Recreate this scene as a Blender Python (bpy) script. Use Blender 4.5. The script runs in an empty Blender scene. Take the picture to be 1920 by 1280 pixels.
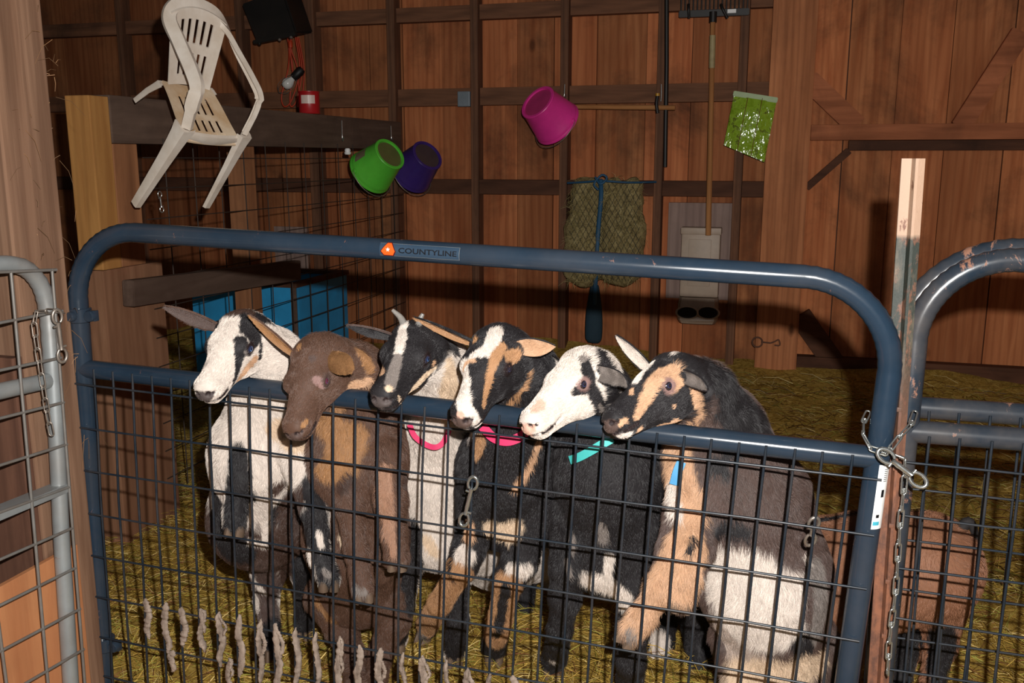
import bpy, bmesh, math, random
import numpy as np
from mathutils import Vector, Matrix, noise
from mathutils.bvhtree import BVHTree
random.seed(7)
C = bpy.context.scene.collection
sc = bpy.context.scene

# ------------------------------------------------------------------ camera, light, exposure
YAW, PITCH, FPX, CAMH = math.radians(16.0), math.radians(11.3), 1724.0, 1.30
cf = Vector((-math.sin(YAW)*math.cos(PITCH), math.cos(YAW)*math.cos(PITCH), -math.sin(PITCH)))
cr = Vector((math.cos(YAW), math.sin(YAW), 0))
cu = cr.cross(cf)
CAM = Vector((0, 0, CAMH))
cam = bpy.data.cameras.new('camera'); cam_o = bpy.data.objects.new('camera', cam); C.objects.link(cam_o)
cam_o.matrix_world = Matrix(((cr.x, cu.x, -cf.x, CAM.x), (cr.y, cu.y, -cf.y, CAM.y), (cr.z, cu.z, -cf.z, CAM.z), (0, 0, 0, 1)))
cam.sensor_width = 36; cam.lens = FPX/1920*36; cam.clip_start = .02
sc.camera = cam_o
# the camera's own pop-up flash, a little above and right of the lens
fl = bpy.data.lights.new('camera_flash', 'POINT'); fl.energy = 265; fl.shadow_soft_size = .012; fl.color = (1, .97, .93)
fo = bpy.data.objects.new('camera_flash', fl); C.objects.link(fo)
fo.location = CAM + cr*.07 + cu*.10 - cf*.02
# dim fill light added behind the photographer, not a seen source
al = bpy.data.lights.new('fill_light', 'AREA'); al.energy = 9; al.shape = 'RECTANGLE'; al.size = 3.2; al.size_y = 2.4; al.color = (.85, .93, 1)
ao = bpy.data.objects.new('fill_light', al); C.objects.link(ao)
ao.location = (1.2, -3.2, 2.0); ao.rotation_euler = (math.radians(80), 0, math.radians(12))
w = bpy.data.worlds.new('world'); sc.world = w; w.use_nodes = True
w.node_tree.nodes['Background'].inputs[0].default_value = (.9, .8, .7, 1)
w.node_tree.nodes['Background'].inputs[1].default_value = .035
sc.view_settings.view_transform = 'Standard'; sc.view_settings.look = 'None'
sc.view_settings.exposure = 0.0; sc.view_settings.gamma = 1; sc.view_settings.use_curve_mapping = False
sc.cycles.max_bounces = 5; sc.cycles.transparent_max_bounces = 8

def ray(px, py): return cf + cr*((px-960)/FPX) - cu*((py-640)/FPX)
def PY(px, py, y): d = ray(px, py); return CAM + d*(y/d.y)      # the point a photo pixel shows on the plane y = const
def PX(px, py, x): d = ray(px, py); return CAM + d*(x/d.x)
def PZ(px, py, z): d = ray(px, py); return CAM + d*((z-CAMH)/d.z)
def pix(p):
    v = Vector(p)-CAM; d = v.dot(cf); return (960+FPX*v.dot(cr)/d, 640-FPX*v.dot(cu)/d, d)

# ------------------------------------------------------------------ materials
def srgb(r, g=None, b=None):
    if g is None: r, g, b = r
    return tuple((c/255/12.92 if c/255 <= .04045 else ((c/255+.055)/1.055)**2.4) for c in (r, g, b)) + (1,)
class NT:
    def __init__(s, name):
        s.m = bpy.data.materials.new(name); s.m.use_nodes = True; s.t = s.m.node_tree; s.n = s.t.nodes
        s.b = s.n['Principled BSDF']
    def add(s, typ, **k):
        n = s.n.new(typ)
        for a, v in k.items(): setattr(n, a, v)
        return n
    def link(s, a, b): s.t.links.new(a, b)
    def co(s, stretch=(1, 1, 1), kind='Object'):
        c = s.add('ShaderNodeTexCoord'); mp = s.add('ShaderNodeMapping'); mp.inputs['Scale'].default_value = stretch
        s.link(c.outputs[kind], mp.inputs['Vector']); return mp.outputs['Vector']
    def noise(s, v, scale, detail=5, rough=.55, dist=0):
        n = s.add('ShaderNodeTexNoise'); n.inputs['Scale'].default_value = scale; n.inputs['Detail'].default_value = detail
        n.inputs['Roughness'].default_value = rough; n.inputs['Distortion'].default_value = dist
        if v is not None: s.link(v, n.inputs['Vector'])
        return n.outputs['Fac']
    def ramp(s, f, stops):
        r = s.add('ShaderNodeValToRGB'); e = r.color_ramp.elements
        while len(e) < len(stops): e.new(.5)
        for i, (p, c) in enumerate(stops): e[i].position = p; e[i].color = c if len(c) == 4 else tuple(c)+(1,)
        s.link(f, r.inputs['Fac']); return r.outputs['Color']
    def mix(s, f, a, b, mode='MIX'):
        m = s.add('ShaderNodeMix', data_type='RGBA', blend_type=mode)
        for sock, v in ((m.inputs['Factor'], f), (m.inputs['A'], a), (m.inputs['B'], b)):
            if hasattr(v, 'links'): s.link(v, sock)
            elif isinstance(v, (int, float)): sock.default_value = v
            else: sock.default_value = v
        # the RGBA sockets share names with the float ones
        return m
    def mixc(s, f, a, b, mode='MIX'):
        m = s.add('ShaderNodeMix', data_type='RGBA', blend_type=mode)
        for sock, v in ((m.inputs[0], f), (m.inputs[6], a), (m.inputs[7], b)):
            if hasattr(v, 'links'): s.link(v, sock)
            else: sock.default_value = v
        return m.outputs[2]
    def bump(s, h, strength=.3, dist=.01):
        b = s.add('ShaderNodeBump'); b.inputs['Strength'].default_value = strength; b.inputs['Distance'].default_value = dist
        s.link(h, b.inputs['Height']); s.link(b.outputs['Normal'], s.b.inputs['Normal'])
    def set(s, **k):
        for a, v in k.items():
            a = {'spec': 'Specular IOR Level', 'rough': 'Roughness', 'metal': 'Metallic', 'col': 'Base Color', 'trans': 'Transmission Weight', 'coat': 'Coat Weight'}.get(a, a)
            if hasattr(v, 'links'): s.link(v, s.b.inputs[a])
            else: s.b.inputs[a].default_value = v
def wood(name, c1, c2, stain=srgb(30, 18, 12), amt=.45, axis=2, tint=False, grain=1.0, rough=.8, knots=True, fine=55):
    """boards with the grain along the given axis; stain: dirt patches"""
    s = NT(name); st = [fine/9., fine/9., fine/9.]; st[axis] = .55
    v = s.co(tuple(st)); g = s.noise(v, 2.6, 8, .62, .6)
    g2 = s.noise(s.co(tuple(x*(.35 if i != axis else .6) for i, x in enumerate(st))), 2.2, 3, .5, 1.4)
    col = s.ramp(g, [(.28, c2), (.72, c1)])
    dk = tuple(c*.62 for c in c2[:3])+(1,)
    wv = s.add('ShaderNodeTexWave', wave_type='BANDS', bands_direction='X'); wv.inputs['Scale'].default_value = 1.3; wv.inputs['Distortion'].default_value = 7
    wv.inputs['Detail'].default_value = 3; s.link(v, wv.inputs['Vector'])
    col = s.mixc(s.ramp(wv.outputs['Fac'], [(.55, (0, 0, 0)), (1, (.3*grain,)*3)]), col, dk)
    col = s.mixc(s.ramp(g2, [(.35, (0, 0, 0)), (.75, (.45*grain,)*3)]), col, dk)
    if tint:
        a = s.add('ShaderNodeAttribute', attribute_name='tint'); col = s.mixc(1.0, col, a.outputs['Color'], 'MULTIPLY')
    if knots:
        vo = s.add('ShaderNodeTexVoronoi'); vo.inputs['Scale'].default_value = 2.4
        ks = [1.6]*3; ks[axis] = .8; s.link(s.co(tuple(ks)), vo.inputs['Vector'])
        col = s.mixc(s.ramp(vo.outputs['Distance'], [(.035, (.85,)*3), (.085, (0, 0, 0))]), col, tuple(c*.25 for c in c2[:3])+(1,))
    d = s.noise(s.co((1.3, 1.3, 1.1)), 1.5, 7, .66, .3)
    col = s.mixc(s.ramp(d, [(.5, (0, 0, 0)), (.72, (amt,)*3)]), col, stain)
    s.set(col=col, rough=rough, spec=.22); s.bump(g, .35, .004); return s.m
def paint(name, c, rough=.35, chip=None, amt=.0, dust=None, damt=.0, metal=0, scale=14, spec=.5, bump=.05):
    """a coat of paint or plastic, chipped down to colour `chip`, dusty with `dust`"""
    s = NT(name); n = s.noise(s.co(), scale, 6, .6); lo = tuple(x*.82 for x in c[:3])+(1,)
    col = s.ramp(n, [(.35, lo), (.65, c)]); r = rough
    if dust:
        n3 = s.noise(s.co(), scale*.35, 5, .65); col = s.mixc(s.ramp(n3, [(.42, (0, 0, 0)), (.75, (damt,)*3)]), col, dust)
    if chip:
        n2 = s.noise(s.co((1, 1, .7)), scale*1.7, 9, .72, .4); m = s.ramp(n2, [(.66-amt*.25, (0, 0, 0)), (.70-amt*.25, (1, 1, 1))]); col = s.mixc(m, col, chip)
        rr = s.ramp(m, [(0, (rough,)*3), (1, (.85,)*3)]); r = rr
    s.set(col=col, rough=r, metal=metal, spec=spec)
    if bump: s.bump(n, bump, .003)
    return s.m
M = {}
M['wall'] = wood('barn_board_wood', srgb(226, 148, 98), srgb(176, 98, 58), stain=srgb(74, 50, 36), amt=.85, tint=True, fine=60)
M['wall2'] = wood('wide_plank_wood', srgb(214, 142, 96), srgb(160, 98, 62), stain=srgb(90, 60, 44), amt=.35, fine=70)
M['girt_r'] = wood('right_rail_wood', srgb(200, 124, 84), srgb(146, 86, 56), stain=srgb(50, 34, 26), amt=.5, axis=0, fine=70)
M['stud'] = wood('framing_wood', srgb(142, 98, 72), srgb(82, 56, 43), stain=srgb(60, 42, 32), amt=.6, fine=80)
M['stud_x'] = wood('framing_wood_level', srgb(150, 102, 74), srgb(92, 62, 46), stain=srgb(44, 32, 26), amt=.7, axis=0, fine=80)
M['dark_x'] = wood('dirt_and_shade_level_wood', srgb(110, 72, 52), srgb(70, 44, 32), stain=srgb(30, 22, 18), amt=.7, axis=0)
M['beam'] = wood('grey_beam_wood', srgb(120, 98, 84), srgb(84, 66, 56), stain=srgb(46, 36, 32), amt=.5, axis=1)
M['newpost'] = wood('pale_post_wood', srgb(190, 140, 80), srgb(150, 100, 52), stain=srgb(120, 80, 46), amt=.4)
M['brownpost'] = wood('brown_post_wood', srgb(172, 118, 80), srgb(120, 78, 52), stain=srgb(60, 40, 30), amt=.5)
M['pinkpost'] = wood('red_smeared_wood', srgb(158, 116, 88), srgb(112, 74, 52), stain=srgb(160, 92, 78), amt=.6)
M['dark_y'] = wood('dark_rail_wood', srgb(112, 92, 80), srgb(78, 60, 50), stain=srgb(60, 40, 32), amt=.5, axis=1)
M['greypost'] = wood('weathered_post_wood', srgb(156, 122, 98), srgb(106, 76, 58), stain=srgb(120, 90, 74), amt=.35, fine=120, grain=1.3)
M['darkboard'] = wood('dark_board_wood', srgb(120, 84, 66), srgb(74, 48, 38), stain=srgb(40, 28, 24), amt=.5)
M['ply'] = wood('plywood', srgb(196, 136, 92), srgb(170, 108, 70), stain=srgb(120, 74, 50), amt=.35, grain=.5)
M['greyply'] = wood('whitewashed_board', srgb(176, 150, 138), srgb(140, 116, 108), stain=srgb(96, 74, 66), amt=.5, knots=False)
rust = srgb(150, 98, 72)
M['blue'] = paint('navy_gate_enamel', srgb(34, 49, 64), .19, chip=rust, amt=.03, dust=srgb(96, 90, 86), damt=.20, scale=10)
M['blue_worn'] = paint('worn_navy_gate_enamel', srgb(32, 44, 56), .25, chip=srgb(140, 98, 78), amt=.30, dust=srgb(120, 108, 98), damt=.45, scale=12)
M['wire'] = paint('dark_wire_enamel', srgb(26, 36, 46), .35, dust=srgb(110, 98, 88), damt=.2, scale=30, bump=0)
M['galv'] = paint('galvanised_tube', srgb(150, 155, 156), .42, chip=srgb(140, 105, 86), amt=.05, dust=srgb(130, 112, 98), damt=.5, metal=.35, scale=12)
M['galvwire'] = paint('galvanised_wire', srgb(125, 122, 118), .5, dust=srgb(110, 90, 74), damt=.5, metal=.3, scale=30, bump=0)
M['rustwire'] = paint('rusty_wire', srgb(56, 46, 40), .7, dust=srgb(76, 56, 42), damt=.5, metal=.2, scale=30, bump=0)
M['chain'] = paint('bright_zinc', srgb(205, 208, 205), .22, metal=.9, scale=60, bump=0)
M['dullchain'] = paint('dull_zinc', srgb(165, 155, 145), .4, metal=.7, dust=srgb(120, 95, 78), damt=.4, scale=60, bump=0)
def smooth(o, ang=None):
    for p in o.data.polygons: p.use_smooth = True
    if ang:
        try: o.data.set_sharp_from_angle(angle=math.radians(ang))
        except Exception: pass

# ------------------------------------------------------------------ mesh helpers
def orient(d, up=Vector((0, 0, 1))):
    d = d.normalized()
    if abs(d.dot(up)) > .98: up = Vector((0, 1, 0))
    x = d.cross(up).normalized(); y = x.cross(d).normalized(); return x, y
def box(bm, lo, hi, bevel=0, mat=None):
    lo = Vector(lo); hi = Vector(hi)
    vs = [bm.verts.new((x, y, z)) for z in (lo.z, hi.z) for y in (lo.y, hi.y) for x in (lo.x, hi.x)]
    fs = [bm.faces.new([vs[i] for i in q]) for q in ((0, 2, 3, 1), (4, 5, 7, 6), (0, 1, 5, 4), (2, 6, 7, 3), (0, 4, 6, 2), (1, 3, 7, 5))]
    if bevel:
        es = list({e for f in fs for e in f.edges})
        r = bmesh.ops.bevel(bm, geom=es, offset=bevel, segments=2, affect='EDGES', profile=.6); return r['faces']
    return fs
def obeam(bm, a, b, w, h, bevel=.003, up=Vector((0, 0, 1))):
    """a squared bar from a to b, w across, h along `up`"""
    a = Vector(a); b = Vector(b); x, y = orient(b-a, up)
    vs = [bm.verts.new(p + x*(i*w/2) + y*(j*h/2)) for p in (a, b) for i, j in ((-1, -1), (1, -1), (1, 1), (-1, 1))]
    fs = [bm.faces.new([vs[i] for i in q]) for q in ((3, 2, 1, 0), (4, 5, 6, 7), (0, 1, 5, 4), (1, 2, 6, 5), (2, 3, 7, 6), (3, 0, 4, 7))]
    if bevel: bmesh.ops.bevel(bm, geom=list({e for f in fs for e in f.edges}), offset=bevel, segments=2, affect='EDGES')
def tube(bm, pts, r, seg=12, closed=False, cap=True, rad=None, flat=1.0):
    pts = [Vector(p) for p in pts]; n = len(pts); rings = []; x = None
    for i, p in enumerate(pts):
        a = pts[(i-1) % n] if (closed or i > 0) else p; b = pts[(i+1) % n] if (closed or i < n-1) else p
        d = (b-a).normalized()
        if x is None: x, y = orient(d)
        else:
            x = (x - d*x.dot(d)).normalized(); y = d.cross(x)*-1
        y = x.cross(d).normalized()
        rr = rad[i] if rad else r
        rings.append([bm.verts.new(p + x*math.cos(t)*rr + y*math.sin(t)*rr*flat) for t in [2*math.pi*k/seg for k in range(seg)]])
    for i in range(n if closed else n-1):
        A, B = rings[i], rings[(i+1) % n]
        if closed and i == n-1:   # line the last ring up with the first
            k0 = min(range(seg), key=lambda k: (B[k].co-A[0].co).length); B = B[k0:]+B[:k0]
        for k in range(seg): bm.faces.new((A[k], A[(k+1) % seg], B[(k+1) % seg], B[k]))
    if cap and not closed:
        bm.faces.new(list(reversed(rings[0]))); bm.faces.new(rings[-1])
def lathe(bm, prof, org, axis, seg=32, up=Vector((0, 0, 1)), flip=False):
    """prof: (radius, distance along the axis)"""
    org = Vector(org); axis = Vector(axis).normalized(); x, y = orient(axis, up); rings = []
    for r, h in prof:
        c = org + axis*h
        rings.append([bm.verts.new(c + (x*math.cos(t) + y*math.sin(t))*max(r, 1e-5)) for t in [2*math.pi*k/seg for k in range(seg)]])
    for A, B in zip(rings, rings[1:]):
        for k in range(seg): bm.faces.new((A[k], A[(k+1) % seg], B[(k+1) % seg], B[k]))
    for R in (rings[0], rings[-1]):
        try: bm.faces.new(R)
        except Exception: pass
def fillet(pts, r, n=8):
    """round the inner corners of a polyline"""
    pts = [Vector(p) for p in pts]; out = [pts[0]]
    for a, b, c in zip(pts, pts[1:], pts[2:]):
        u = (a-b).normalized(); v = (c-b).normalized(); ang = u.angle(v); t = r/math.tan(ang/2)
        t = min(t, (a-b).length*.49 if a is not pts[0] else (a-b).length*.95, (c-b).length*.49 if c is not pts[-1] else (c-b).length*.95)
        rr = t*math.tan(ang/2); cen = b + (u+v).normalized()*(rr/math.sin(ang/2)); s = b+u*t; e = b+v*t
        for k in range(n+1):
            f = k/n; d = (s-cen).lerp(e-cen, f)
            # slerp
            w0 = math.sin((1-f)*(math.pi-ang))/math.sin(math.pi-ang); w1 = math.sin(f*(math.pi-ang))/math.sin(math.pi-ang)
            out.append(cen + (s-cen)*w0 + (e-cen)*w1)
    out.append(pts[-1]); return out
def catmull(pts, n=6):
    pts = [Vector(p) for p in pts]; P = [pts[0]*2-pts[1]]+pts+[pts[-1]*2-pts[-2]]; out = []
    for i in range(1, len(P)-2):
        for k in range(n):
            t = k/n; a, b, c, d = P[i-1:i+3]
            out.append(.5*((2*b)+(c-a)*t+(2*a-5*b+4*c-d)*t*t+(3*b-a-3*c+d)*t**3))
    out.append(pts[-1]); return out
def obj(name, bm, mat, parent=None, sm=True, ang=40):
    """link a bmesh given in world coordinates as ONE mesh object; its origin goes to its parent's, or to its own base"""
    me = bpy.data.meshes.new(name)
    if isinstance(bm, bpy.types.Mesh): me = bm
    else:
        bmesh.ops.recalc_face_normals(bm, faces=bm.faces[:]) if len(bm.faces) < 60000 else None
        bm.to_mesh(me); bm.free()
    o = bpy.data.objects.new(name, me); C.objects.link(o)
    if parent is None:
        co = np.empty(len(me.vertices)*3, dtype=np.float32); me.vertices.foreach_get('co', co); co = co.reshape(-1, 3)
        lo, hi = co.min(0), co.max(0); org = Vector(((lo[0]+hi[0])/2, (lo[1]+hi[1])/2, float(lo[2])))
        o.location = org
    else:
        org = Vector((0, 0, 0)); q = parent
        while q: org = org + q.location; q = q.parent
        o.parent = parent
    me.transform(Matrix.Translation(-org))
    for m in (mat if isinstance(mat, (list, tuple)) else [mat]): me.materials.append(m)
    if sm: smooth(o, ang or 75)
    return o
def thing(name, label, cat, loc, group=None):
    o = bpy.data.objects.new(name, None); o.empty_display_size = .05; C.objects.link(o); o.location = loc
    o['label'] = label; o['category'] = cat
    if group: o['group'] = group
    return o
def tag(o, label, cat, group=None, kind=None):
    o['label'] = label; o['category'] = cat
    if group: o['group'] = group
    if kind: o['kind'] = kind
    return o
def struct(name, bm, mat, **k):
    o = obj(name, bm, mat, **k); o['kind'] = 'structure'; return o
def B(): return bmesh.new()
# ------------------------------------------------------------------ the barn itself
WY = 5.0                       # the back wall's board face
def boards(name, x0, x1, z0, z1, y, wid, mat, axis='x', seed=1, th=.022):
    rnd = random.Random(seed); bm = B(); lay = bm.loops.layers.float_color.new('tint'); x = x0
    while x < x1:
        wd = wid*rnd.choice((.86, 1, 1, 1.12)); t = rnd.uniform(.66, 1.06); g = rnd.uniform(.92, 1.05)
        f0 = set(bm.faces); dy = rnd.uniform(0, .006); gap = rnd.choice((.0015, .003, .005))
        if axis == 'x': box(bm, (x+gap, y+dy, z0), (x+wd, y+dy+th, z1), .002)
        else: box(bm, (y+dy-th, x+gap, z0), (y+dy, x+wd, z1), .002)
        if axis == 'x' and name == 'wall_back': t *= .62+.38*min(1, max(0, (x+3.6)/2.6))      # boards are darker towards the left, for cobweb grime
        for f in set(bm.faces)-f0:
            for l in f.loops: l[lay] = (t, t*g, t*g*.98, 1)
        x += wd
    return struct(name, bm, mat, sm=False)
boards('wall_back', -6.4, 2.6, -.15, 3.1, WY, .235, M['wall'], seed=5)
bm = B(); box(bm, (-6.4, WY+.03, -.15), (2.6, WY+.06, 3.1)); struct('wall_outer', bm, M['darkboard'], sm=False)
boards('wall_left', 1.9, 5.0, -.15, 3.1, -6.38, .235, M['darkboard'], axis='y', seed=8)
boards('wall_right', 1.9, 5.0, -.15, 3.1, 2.6, .235, M['wall'], axis='y', seed=9)
nt = [0]
def trim(bm, mat, **k): nt[0] += 1; return struct('trim_%d' % nt[0], bm, mat, **k)
# studs, placed where the photo shows their right-hand edges
def stud(px, w=.04, d=.09, mat='stud', z1=3.1, py=150, ztop=None):
    x = PY(px, py, WY-d).x; bm = B(); box(bm, (x-w, WY-d, -.15), (x, WY-.001, ztop or z1), .002); return trim(bm, M[mat], sm=False), x
SX = []
for px, w_ in ((236, .04), (458, .04), (592, .06), (741, .045), (896, .042), (1065, .042), (1247, .042), (1400, .042)):
    o, x = stud(px, w_); SX.append(x)
xl, xr = PY(1440, 200, WY-.09).x, PY(1523, 200, WY-.09).x
bm = B(); box(bm, (xl, WY-.10, -.15), (xr, WY-.001, 3.1), .003); trim(bm, M['wall2'] if 'wall2' in M else M['stud'], sm=False)   # wide plank post right of the feed bag
XW = xr
def girt(x0, x1, pyt, pyb, pxr, d=.06, mat='stud_x'):
    zt = PY(pxr, pyt, WY-d).z; zb = PY(pxr, pyb, WY-d).z; bm = B(); box(bm, (x0, WY-d, zb), (x1, WY-.001, zt), .003); return trim(bm, M[mat], sm=False)
xs = [-6.3]+SX+[xl]
for i, (a, b) in enumerate(zip(xs, xs[1:])):
    a2, b2 = a+.001, b-(.043 if b in SX else .001)
    girt(a2, b2, 160, 194, 1100)
    girt(a2, b2, 8, 36, 900)
    girt(a2, b2, 338, 366, 1100, d=.085, mat='dark_x')
girt(XW+.001, 2.58, 232, 262, 1700, d=.09, mat='girt_r')
zt_ = PY(1700, 262, WY-.09).z; bm = B(); box(bm, (PY(1590, 270, WY).x, WY-.05, PY(1700, 282, WY-.05).z), (2.58, WY-.001, zt_-.001), .003); trim(bm, M['dark_x'], sm=False)  # dark strip paints in the shadow and stain under the right rail
# the sill along the wall foot on the right, the diagonal braces and a thin bar standing for dark dirt
z = PY(1700, 690, WY-.07).z
bm = B(); box(bm, (XW+.001, WY-.07, -.1), (2.58, WY-.001, z+.03), .003); trim(bm, M['dark_x'], sm=False)
for (a, b, wd, mt) in (((1516, 150), (1606, 236), .10, 'girt_r'), ((1512, 352), (1592, 282), .035, 'dark_x'), ((1500, 590), (1570, 690), .11, 'dark_x'), ((1915, 60), (1800, 238), .09, 'girt_r')):
    bm = B(); obeam(bm, PY(*a, WY-.03), PY(*b, WY-.03), .05, wd, up=Vector((0, -1, 0)).cross(PY(*b, WY)-PY(*a, WY)).normalized()); trim(bm, M[mt], sm=False)
# floor: packed earth of the aisle, deep straw bedding inside the pen
s = NT('packed_earth'); n = s.noise(s.co(), 9, 8, .65); s.set(col=s.ramp(n, [(.35, srgb(70, 54, 40)), (.65, srgb(110, 88, 66))]), rough=.95); s.bump(n, .6, .02)
bm = B(); box(bm, (-6.4, -2, -.2), (2.6, 5.05, -.13)); struct('floor', bm, s.m, sm=False)
def ground(x, y):
    t = max(0, min(1, (y-1.45)/.35)); base = -.128+.128*t*t*(3-2*t)
    r = max(0, (y-2.2)/2.8); base += .19*r**1.3
    e = .16*max(0, (y-4.45)/.55)**2*(.35+.65*noise.noise((x*1.1, 3.3, 0))) if y > 4.45 else 0
    return base + max(e, -.01) + t*(.018*noise.noise((x*3.1, y*3.1, 2)) + .008*noise.noise((x*11, y*11, 5)))
def haymat(name, a, b, c):
    s = NT(name); n = s.noise(s.co((1, 1, 1)), 26, 9, .7, 1.2); n2 = s.noise(s.co((60, 14, 14)), 3, 4, .6, .8)
    col = s.ramp(n, [(.3, a), (.5, b), (.72, c)]); col = s.mixc(s.ramp(n2, [(.45, (0, 0, 0)), (.7, (.5,)*3)]), col, c); s.set(col=col, rough=.9, spec=.15); s.bump(n, .9, .02); return s.m
M['bedding'] = haymat('trodden_straw', srgb(122, 94, 38), srgb(178, 142, 62), srgb(220, 188, 104))
bm = B(); nx, ny = 220, 130; X0, X1, Y0, Y1 = -6.3, 2.55, 1.2, 4.99; grid = []
for j in range(ny+1):
    y = Y0+(Y1-Y0)*(j/ny)**1.3
    grid.append([bm.verts.new((X0+(X1-X0)*i/nx, y, ground(X0+(X1-X0)*i/nx, y))) for i in range(nx+1)])
for j in range(ny):
    for i in range(nx): bm.faces.new((grid[j][i], grid[j][i+1], grid[j+1][i+1], grid[j+1][i]))
o = obj('straw_bedding', bm, M['bedding']); tag(o, 'deep trodden straw bedding covering the pen floor', 'straw', kind='stuff')
def strands(name, pos, length, wid, dirs, cols, mat, droop=.0, parent=None):
    """many thin stems as one mesh: numpy arrays of bases, lengths, directions, colours"""
    n = len(pos); dirs = dirs/np.linalg.norm(dirs, axis=1)[:, None]
    side = np.cross(dirs, np.array([.13, .21, .97])); side /= np.linalg.norm(side, axis=1)[:, None]; nor = np.cross(side, dirs)
    segs = 3; V = []
    for k in range(segs):
        t = k/(segs-1); c = pos + dirs*(length*t)[:, None] + nor*(np.sin(t*math.pi)*length*.10)[:, None]; c[:, 2] -= droop*length*t*t
        ww = wid*(1-.5*t)
        for ang in (0, 2.1, 4.2): V.append(c + side*(np.cos(ang)*ww)[:, None] + nor*(np.sin(ang)*ww)[:, None])
    V = np.stack(V, 1).reshape(-1, 3); q = []
    for k in range(segs-1):
        for a in range(3): q.append((k*3+a, k*3+(a+1) % 3, k*3+3+(a+1) % 3, k*3+3+a))
    F = (np.array(q)[None]+(np.arange(n)*segs*3)[:, None, None]).reshape(-1, 4)
    me = mesh_np(name, V, F); ca = me.color_attributes.new('tint', 'FLOAT_COLOR', 'POINT')
    cc = np.repeat(np.concatenate([cols, np.ones((n, 1))], 1), segs*3, axis=0); ca.data.foreach_set('color', cc.astype(np.float32).ravel())
    return obj(name, me, mat, parent, sm=True, ang=None)
def mesh_np(name, V, F):
    me = bpy.data.meshes.new(name); V = np.asarray(V, np.float32); F = np.asarray(F, np.int32)
    me.vertices.add(len(V)); me.vertices.foreach_set('co', V.ravel()); me.loops.add(F.size); me.loops.foreach_set('vertex_index', F.ravel())
    me.polygons.add(len(F)); me.polygons.foreach_set('loop_start', np.arange(0, F.size, F.shape[1], dtype=np.int32)); me.polygons.foreach_set('loop_total', np.full(len(F), F.shape[1], np.int32))
    me.update(calc_edges=True); me.validate(); return me
s = NT('loose_stem'); a = s.add('ShaderNodeAttribute', attribute_name='tint'); s.set(col=a.outputs['Color'], rough=.6, spec=.3); M['stem'] = s.m
rs = np.random.RandomState(3)
def straw_field(name, n, xr, yr, lmin, lmax, wid, label, flat=.25, dull=1.0):
    u = rs.rand(n); x = xr[0]+(xr[1]-xr[0])*rs.rand(n); y = yr[0]+(yr[1]-yr[0])*u**1.3
    z = np.array([ground(a, b) for a, b in zip(x, y)]) + rs.rand(n)*.02
    an = rs.rand(n)*6.283; d = np.stack([np.cos(an), np.sin(an), (rs.rand(n)-.35)*flat*2], 1)
    L = lmin+(lmax-lmin)*rs.rand(n)**1.5
    pal = np.array([srgb(204, 168, 82)[:3], srgb(164, 132, 54)[:3], srgb(232, 204, 132)[:3], srgb(172, 166, 76)[:3], srgb(104, 74, 34)[:3], srgb(150, 98, 64)[:3]])
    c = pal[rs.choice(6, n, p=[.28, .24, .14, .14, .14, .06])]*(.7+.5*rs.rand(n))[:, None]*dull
    o = strands(name, np.stack([x, y, z], 1), L, wid*(.6+.8*rs.rand(n)), d, c, M['stem'], .0); return tag(o, label, 'straw', kind='stuff')
straw_field('loose_straw', 26000, (-2.6, 1.2), (1.5, 3.0), .02, .13, .0011, 'loose straw stems littering the bedding close behind the gate')
straw_field('far_straw', 22000, (-4.2, 2.4), (2.8, 4.80), .03, .15, .0016, 'matted hay strewn up to the foot of the back wall', dull=.62)
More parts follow.
